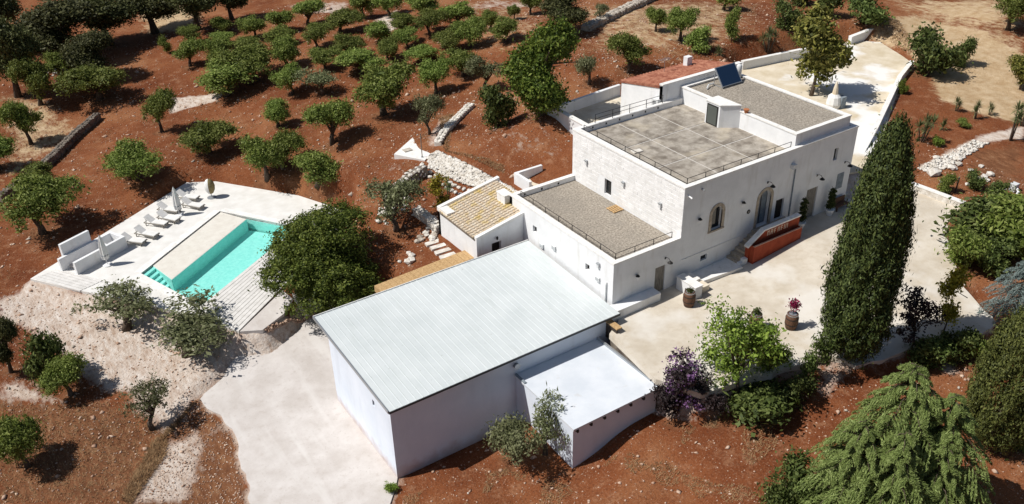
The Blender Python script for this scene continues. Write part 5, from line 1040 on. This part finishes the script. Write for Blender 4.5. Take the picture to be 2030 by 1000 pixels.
# palm-like plant with yellowing fronds
# bougainvillea: green cascade plus bracts
rd = random.Random(5); lob = [(rd.uniform(-1, 1), rd.uniform(-.9, .9), rd.uniform(.8, 3.6), .9, .9, .8) for _ in range(10)]
lv1 = quads_mesh('crown', crown(lob, 90, 40, .5, .22, .13, 600), L_purp); lv2 = quads_mesh('bracts', crown([(l_[0]-.15, l_[1]+.1, l_[2], l_[3]*1.05, l_[4]*1.05, l_[5]*1.05) for l_ in lob[:5]], 36, 34, .42, .16, .13, 601, shell=.85), L_boug)
PROTO['boug'] = [(4, 4.4, limbs([(0, 0, -.3), (.1, 0, .5), (0, .1, 1.2)], [l_[:3] for l_ in lob], .09, .02, rd).mesh('trunk', bark), [('crown', lv1), ('bracts', lv2)])]
TCNT = {}; LITTER = []
NAMES = dict(olive='olive_tree', grey='olive_tree', sparse='olive_tree', oak='oak_tree', round='evergreen_tree', green='broadleaf_tree', loquat='loquat_tree', light='pepper_tree', wispy='climbing_shrub', purple='purple_shrub', yellow='young_tree', shrub='shrub', limeshrub='shrub', oliveshrub='shrub', cypress='cypress_tree', conifer='conifer_tree', cedar='cedar_tree', bluecedar='cedar_tree', yucca='yucca_plant', yuccatree='yucca_plant', agave='agave_plant', yuccaclump='yucca_plant', boug='bougainvillea')
CATS = dict(yucca='plant', yuccatree='plant', agave='plant', yuccaclump='plant', shrub='shrub', limeshrub='shrub', oliveshrub='shrub', wispy='shrub', purple='shrub', boug='shrub')
def plant(kind, bx, by, wpx, top, label, group=None, hm=None, rot=None, at=None, variant=None, wm_=None):
    p = G(bx, by) if at is None else np.array(at); k = TCNT.get(kind, 0); TCNT[kind] = k+1; pr = PROTO[kind][(k if variant is None else variant) % len(PROTO[kind])]; s = ppm(p)
    w = wpx/s if wm_ is None else wm_; h = hm or max(.45*w, ((by-top)/s-.16*w)/.86)
    r = thing(NAMES[kind], label, CATS.get(kind, 'tree'), (p[0], p[1], p[2]-.05), group); r.scale = (w/pr[0], w/pr[0], h/pr[1]); rr_ = random.Random(bx*7+by); r.rotation_euler = (rr_.uniform(-.07, .07), rr_.uniform(-.07, .07), rr_.uniform(0, 6.283)) if rot is None else ((0, 0, rot) if not isinstance(rot, tuple) else rot)
    link('trunk', pr[2], r); LITTER.append((p[0], p[1], w))
    for nm, lv in pr[3]: link(nm, lv, r)
    return r
ROWS = [
 ('front', [(274,356,104,274),(414,304,104,228),(530,352,92,262),(562,334,80,256),(630,366,104,290)]),
 ('second', [(322,262,62,182),(552,252,68,192),(660,286,98,194),(852,266,60,188)]),
 ('third', [(80,208,72,124),(198,198,98,122),(452,188,110,124),(579,188,50,132),(640,188,72,136),(762,228,108,128),(864,186,62,120)]),
 ('fourth', [(378,132,54,80),(440,136,50,78),(506,162,90,96),(570,134,66,74),(644,140,58,98),(716,144,86,96),(918,152,58,98)]),
 ('fifth', [(498,114,54,74),(688,112,54,68),(770,120,46,76),(836,126,62,88)]),
 ('sixth', [(440,94,50,66),(560,88,56,50),(630,94,48,52),(752,86,58,42),(808,98,46,60),(894,102,60,60),(934,94,54,38),(1000,84,56,40)]),
 ('seventh', [(436,68,40,34),(504,76,50,30),(556,64,50,20),(676,66,70,18),(798,62,52,24),(852,68,54,24),(972,60,44,20)]),
 ('rearmost', [(612,50,58,2),(720,38,46,-10),(772,32,50,-18),(840,32,70,-14),(908,54,62,6),(1018,40,24,10),(1052,30,42,-12)])]
ORD = ['leftmost', 'second from left', 'third from left', 'fourth from left', 'fifth from left', 'sixth from left', 'seventh from left', 'rightmost']
for rn, lst in ROWS:
    for i, t4 in enumerate(lst):
        o_ = 'rightmost' if i == len(lst)-1 else ORD[i]
        if rn not in ('front', 'second'): t4 = (t4[0], t4[1], t4[2]*1.16, t4[3]-(t4[1]-t4[3])*.1)
        plant('grey' if (rn, i) in (('second', 3), ('third', 4)) else 'olive', *t4, f'olive tree {o_} in the {rn} row of the grove counted from the pool', 'olive trees of the grove')
P_ = plant; gl_ = 'olive trees at the left edge'; gb = 'olive trees near the driveway'; gu = 'trees of the upper field'; gd = 'dark trees at upper left'; gs = 'shrubs of the right bed'
P_('olive', 62,286,72,196, 'olive tree above the dark stone wall at left', gl_); P_('olive', 2,336,84,256, 'olive tree cut by left edge below the dark stone wall', gl_); P_('olive', 86,462,138,348, 'large leaning olive tree just left of the outdoor bar', gl_); P_('olive', 84,372,72,316, 'smaller olive tree behind the large one by the bar', gl_)
P_('oliveshrub', 332,106,26,76, 'tiny olive sapling at shadow edge under the dark trees', gl_); P_('olive', 380,92,46,52, 'small olive in shade right of the dark trees', gl_)
P_('grey', 786,456,112,352, 'grey green olive spreading over the garden stone wall')
P_('sparse', 250,652,168,536, 'thin open olive at the pool corner over the steps', gb); P_('grey', 372,704,192,604, 'wide olive between the boarded walk and driveway', gb); P_('shrub', 100,748,84,650, 'dark bushy olive, left of a pair on pale gravel', gb); P_('olive', 141,784,96,696, 'dark bushy olive, right of a pair on pale gravel', gb)
P_('oak', 22,738,70,618, 'very dark tree cut by left edge below the pool', gb); P_('olive', 55,925,100,802, 'green olive at the lower left edge on brown soil', gb); P_('sparse', 303,850,104,744, 'bare looking open olive beside the driveway edge', gb)
for t5 in ((36,192,115,36,'dark oak cut by left edge at top'), (128,122,180,-10,'broad dark oak second from left at top'), (220,88,144,-30,'dark oak third from left at the top edge'), (308,66,132,-50,'dark oak with visible trunk over orange soil at top'), (392,60,108,-50,'dark oak just right of the orange clearing at top'), (10,110,108,-20,'dark oak in the extreme upper left corner'), (460,40,84,-50,'dark oak at the top edge above the grove corner'), (190,160,108,60,'low dark oak above the field wall at left')): P_('oak', *t5[:4], t5[4], gd)
P_('olive', 62,140,60,70, 'pale green olive among the upper left oaks', gd); P_('olive', 120,150,64,98, 'pale green olive beside the white stone heap', gd)
P_('round', 664,598,226,424, 'huge round dark evergreen between pool and barn', rot=.4)
P_('green', 1072,228,158,42, 'big bright green tree behind the rubble terrace'); P_('grey', 962,178,72,108, 'dark grey green tree left of the big bright tree'); P_('shrub', 990,252,80,168, 'dark bush under the big bright green tree'); P_('oak', 1122,64,102,-22, 'tall dark tree at top behind the big bright tree'); P_('grey', 1168,168,64,100, 'pale straggly tree right of the big bright tree')
P_('olive', 1300,63,44,13, 'small olive, left of a pair above the red roof', gu); P_('olive', 1347,81,66,12, 'olive, right of a pair above the red roof', gu); P_('olive', 1246,144,84,64, 'olive growing behind the back patio wall', gu); P_('oliveshrub', 1385,102,58,57, 'bushy olive just behind the red roof chimney', gu); P_('oliveshrub', 1448,80,36,28, 'small upright bush on the red slope at top', gu)
P_('agave', 1425,110,28,84, 'grey spiky agave behind the red roof', gu); P_('olive', 1434,20,64,-40, 'olive cut by the top edge, shadow on red slope', gu); P_('shrub', 1556,60,66,8, 'dark shrub behind the clump of yuccas', gu); P_('yuccaclump', 1522,102,56,46, 'clump of yuccas behind the back boundary wall', gu); P_('grey', 1190,44,32,8, 'small bush beside the tumbled grey stone wall', gu)
P_('loquat', 1607,192,136,14, 'yellow green loquat tree on the back driveway'); P_('shrub', 1716,50,88,-14, 'dark shrub at top beside the driveway entrance', gu); P_('shrub', 1640,34,64,-16, 'dark shrub at top behind the loquat tree', gu); P_('shrub', 1590,10,60,-30, 'small dark shrub at the top edge left of loquat', gu)
P_('shrub', 1838,150,108,62, 'large round shrub at the back driveway corner', gs); P_('shrub', 1905,130,46,78, 'smaller shrub right of the large round one', gs); P_('olive', 1998,58,82,-16, 'olive tree in the upper right corner'); P_('loquat', 2022,178,66,104, 'small tree cut by the right edge on the sandy road')
gy_ = 'yuccas of the right bed'
P_('yucca', 1894,220,34,186, 'yucca at the sandy road edge, leftmost of three', gy_); P_('yucca', 1934,236,36,194, 'yucca at the sandy road edge, middle of three', gy_); P_('yucca', 1960,228,30,198, 'yucca at the sandy road edge, rightmost of three', gy_); P_('yuccatree', 2002,278,52,196, 'tall yucca with slim trunks at the right edge', gy_); P_('yuccatree', 2026,250,44,190, 'yucca cut by the right edge of the picture', gy_)
P_('yuccaclump', 1826,280,56,214, 'yucca clump right behind the cypress top', gy_); P_('agave', 1868,258,26,228, 'yellowish agave in the middle of the right bed', gy_); P_('oliveshrub', 1909,252,32,236, 'low green bush under the three yuccas', gs); P_('limeshrub', 1857,290,26,268, 'small bright bush near the broken stones', gs)
P_('limeshrub', 1786,186,26,158, 'small bush at the boundary wall corner', gs); P_('oliveshrub', 1872,384,36,344, 'upright green bush beside the leaning post', gs); P_('shrub', 1930,374,46,340, 'low bush among pale rocks at right', gs); P_('shrub', 1976,400,52,360, 'dark bush near the white bent pipe', gs)
P_('shrub', 1935,485,165,395, 'wide dark bush overhanging the right courtyard edge', gs); P_('oliveshrub', 2005,510,140,405, 'broad bush cut by right edge below the pipe', gs); P_('oliveshrub', 1905,528,95,448, 'small dark bush at the courtyard bulge', gs)
P_('shrub', 1965,540,90,470, 'dark bush above the silvery blue cedar', gs); P_('oliveshrub', 1985,440,110,380, 'bush crowding below the white bent pipe', gs); P_('shrub', 1838,722,90,655, 'dark low shrub behind the light cedar tip', gs); P_('oliveshrub', 1925,712,80,655, 'green shrub between light cedar and dark conifer', gs)
cy_ = onz(1682, 708, .05); P_('cypress', 1692,708,0,0, 'tall dense dark cypress in front of the house', at=(cy_[0], cy_[1], .0), wm_=4.5, hm=18.6, rot=.6)
P_('yellow', 1868,660,56,512, 'slim young tree with yellow leaves beside the cypress'); P_('purple', 1806,690,112,548, 'sparse dark purple shrub right behind the cypress'); P_('bluecedar', 2004,645,150,482, 'silvery blue cedar at the right edge'); P_('shrub', 1890,712,80,640, 'dark shrub in the cypress shadow behind the light cedar', gs)
P_('conifer', 1968,880,134,598, 'dark olive green conifer at the right edge'); P_('limeshrub', 2004,830,70,760, 'bright bush against the dark conifer at right', gs); P_('oliveshrub', 2022,890,44,846, 'small bush at the right edge below conifer', gs)
ce_ = onz(1742, 1005, -2.0); P_('cedar', 1772,1010,262,668, 'big light green drooping cedar in lower right foreground', at=ce_, hm=11.6, rot=0)
P_('shrub', 1570,1000,110,900, 'dark bush at bottom edge left of the light cedar', gs); P_('oliveshrub', 1630,1010,90,930, 'dark bush at bottom against the light cedar', gs); P_('shrub', 1540,1030,80,940, 'dark bush cut by bottom edge, leftmost there', gs)
gf = 'shrubs at the courtyard front edge'
P_('light', 1455,792,205,572, 'bright green airy tree at the courtyard front edge'); P_('light', 1520,760,120,640, 'smaller bright tree right beside the airy one', variant=0); P_('boug', 1345,815,112,690, 'purple bougainvillea on the annex corner'); P_('shrub', 1505,822,150,742, 'dark shrub mass under the bright airy tree', gf); P_('purple', 1405,822,90,735, 'dark thin shrub right of the bougainvillea', gf, variant=0)
P_('wispy', 1605,762,70,628, 'thin climbing shrub before the courtyard barrels', gf); P_('wispy', 1575,800,90,720, 'low open shrub below the thin climber', gf); P_('limeshrub', 1555,812,60,770, 'small leafy bush left of the light cedar', gf)
P_('grey', 1022,908,124,788, 'grey olive bush in the corner of barn and annex', 'olives beside the annex'); P_('sparse', 1082,900,96,756, 'thin olive leaning on the annex side wall', 'olives beside the annex'); P_('limeshrub', 774,975,32,952, 'small green weed at the barn front corner')
P_('yellow', 872,425,42,342, 'banana like plant with yellowing leaves behind tile house'); P_('yuccatree', 888,400,40,344, 'slim dark stemmed plant in the red garden')
P_('shrub', 640,632,26,614, 'small weed on the stone bank by the driveway', gs)
# spiral topiaries in pots
for x, lab, h_ in ((21.4, 'spiral clipped topiary left of the tall plank door', 2.9), (25.3, 'spiral clipped topiary in white pot right of plank door', 2.6)):
    z0 = float(cyz(x)); t = thing('spiral_topiary', lab, 'plant', (x, -.75, z0), 'spiral topiaries by the door'); m = MB(); m.lathe((x, -.75, z0), [(.25, 0), (.42, .6), (.46, .62), (.38, .64)], 14); m.build('pot', white, t); m = MB(); m.tube([(x, -.75, z0+.5), (x, -.75, z0+h_)], .03, 6); m.build('stem', bark, t)
    r = np.random.default_rng(int(x)); u_ = r.random(3200); a = u_*4.2*6.283; R = .34*(1-u_*.55); C = np.stack([x+R*np.cos(a)*.7, -.75+R*np.sin(a)*.7, z0+.75+u_*(h_-.75)], -1)+r.normal(0, .09, (3200, 3)); V = leaves(C, r.normal(0, 1, (3200, 3)), .12, .08, r); o = link('foliage', quads_mesh('foliage', V-np.array(wloc(t)), L_cyp), t)
# magenta flower in the barrel and greens in the others
def tuft(p, n_, R, h_, lm, label, name, seed, stem=.5):
    r = np.random.default_rng(seed); t = thing(name, label, 'plant', tuple(p)); C = np.array(p)+np.array([0, 0, h_])+r.normal(0, R, (n_, 3)); o = tag(link('foliage', quads_mesh('leaves', leaves(C, r.normal(0, 1, (n_, 3)), .16, .1, r)-np.array(p), lm), t), kind='stuff'); m = MB(); m.tube([p, (p[0], p[1], p[2]+h_)], .025, 6); m.build('stem', bark, t)
tuft((B2[0], B2[1], cyz(B2[0])+1.28), 420, .2, .95, L_red, 'magenta flower growing out of the right barrel', 'flower_plant', 1); tuft((B1[0], B1[1], cyz(B1[0])+1.28), 200, .13, .15, L_shrub, 'small dark plant in the barrel by the pier', 'potted_plant', 2); tuft((B3[0], B3[1], cyz(B3[0])+1.28), 200, .16, .3, L_shrub, 'small plant in the barrel behind the bright tree', 'potted_plant', 3)
# leaf litter darkening the soil under the trees
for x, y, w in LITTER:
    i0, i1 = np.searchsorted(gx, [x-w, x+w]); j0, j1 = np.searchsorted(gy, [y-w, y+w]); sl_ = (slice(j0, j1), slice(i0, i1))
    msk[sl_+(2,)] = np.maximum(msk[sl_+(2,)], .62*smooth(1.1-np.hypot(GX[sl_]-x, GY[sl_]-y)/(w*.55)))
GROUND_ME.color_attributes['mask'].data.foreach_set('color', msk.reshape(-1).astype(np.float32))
# dry grass tufts
def grass(px_poly, N, hgt, seed, label, thr=-9):
    p = poly_points(px_poly, N, seed); r = np.random.default_rng(seed); p = p[vnoise(p[:, 0], p[:, 1], 1.1) > thr]; N = len(p); a = r.uniform(0, 6.283, N); l_ = hgt*r.uniform(.5, 1.4, N); d = np.stack([np.cos(a)*.8, np.sin(a)*.8, r.uniform(.3, 1, N)], -1)*l_[:, None]; s_ = np.stack([-np.sin(a), np.cos(a), np.zeros(N)], -1)*.025
    o = link('dry_grass', quads_mesh('dry_grass', np.stack([p-s_, p+s_, p+d], 1), strawm, True)); tag(o, label, kind='stuff')
grass([(0,800),(240,800),(330,860),(250,1000),(0,1000)], 3500, .26, 31, 'dry straw on the brown soil at lower left'); grass([(330,870),(400,790),(300,880),(240,990),(260,1000),(330,900)], 3500, .35, 32, 'dry grass strip along the driveway verge'); grass([(1700,40),(1760,80),(1800,110),(1820,100),(1780,40)], 3000, .3, 33, 'dry grass at the back driveway entrance'); grass([(870,235),(900,225),(890,300),(1000,330),(1000,345),(880,300)], 2500, .3, 34, 'dry weeds along the rubble terrace edge')
grass([(0,400),(200,250),(420,200),(700,60),(1000,110),(940,210),(850,330),(640,390),(430,350),(250,450),(60,540),(0,560)], 26000, .24, 35, 'patches of dry weeds through the olive grove', .25)
grass([(800,985),(1000,930),(1120,960),(1330,850),(1600,800),(1600,1000),(800,1000)], 16000, .2, 36, 'patches of dry weeds in front of the annex', .25); grass([(1130,40),(1500,10),(1500,100),(1400,112),(1240,125),(1150,110)], 9000, .26, 37, 'dry weeds on the slope above the red roof', .1)
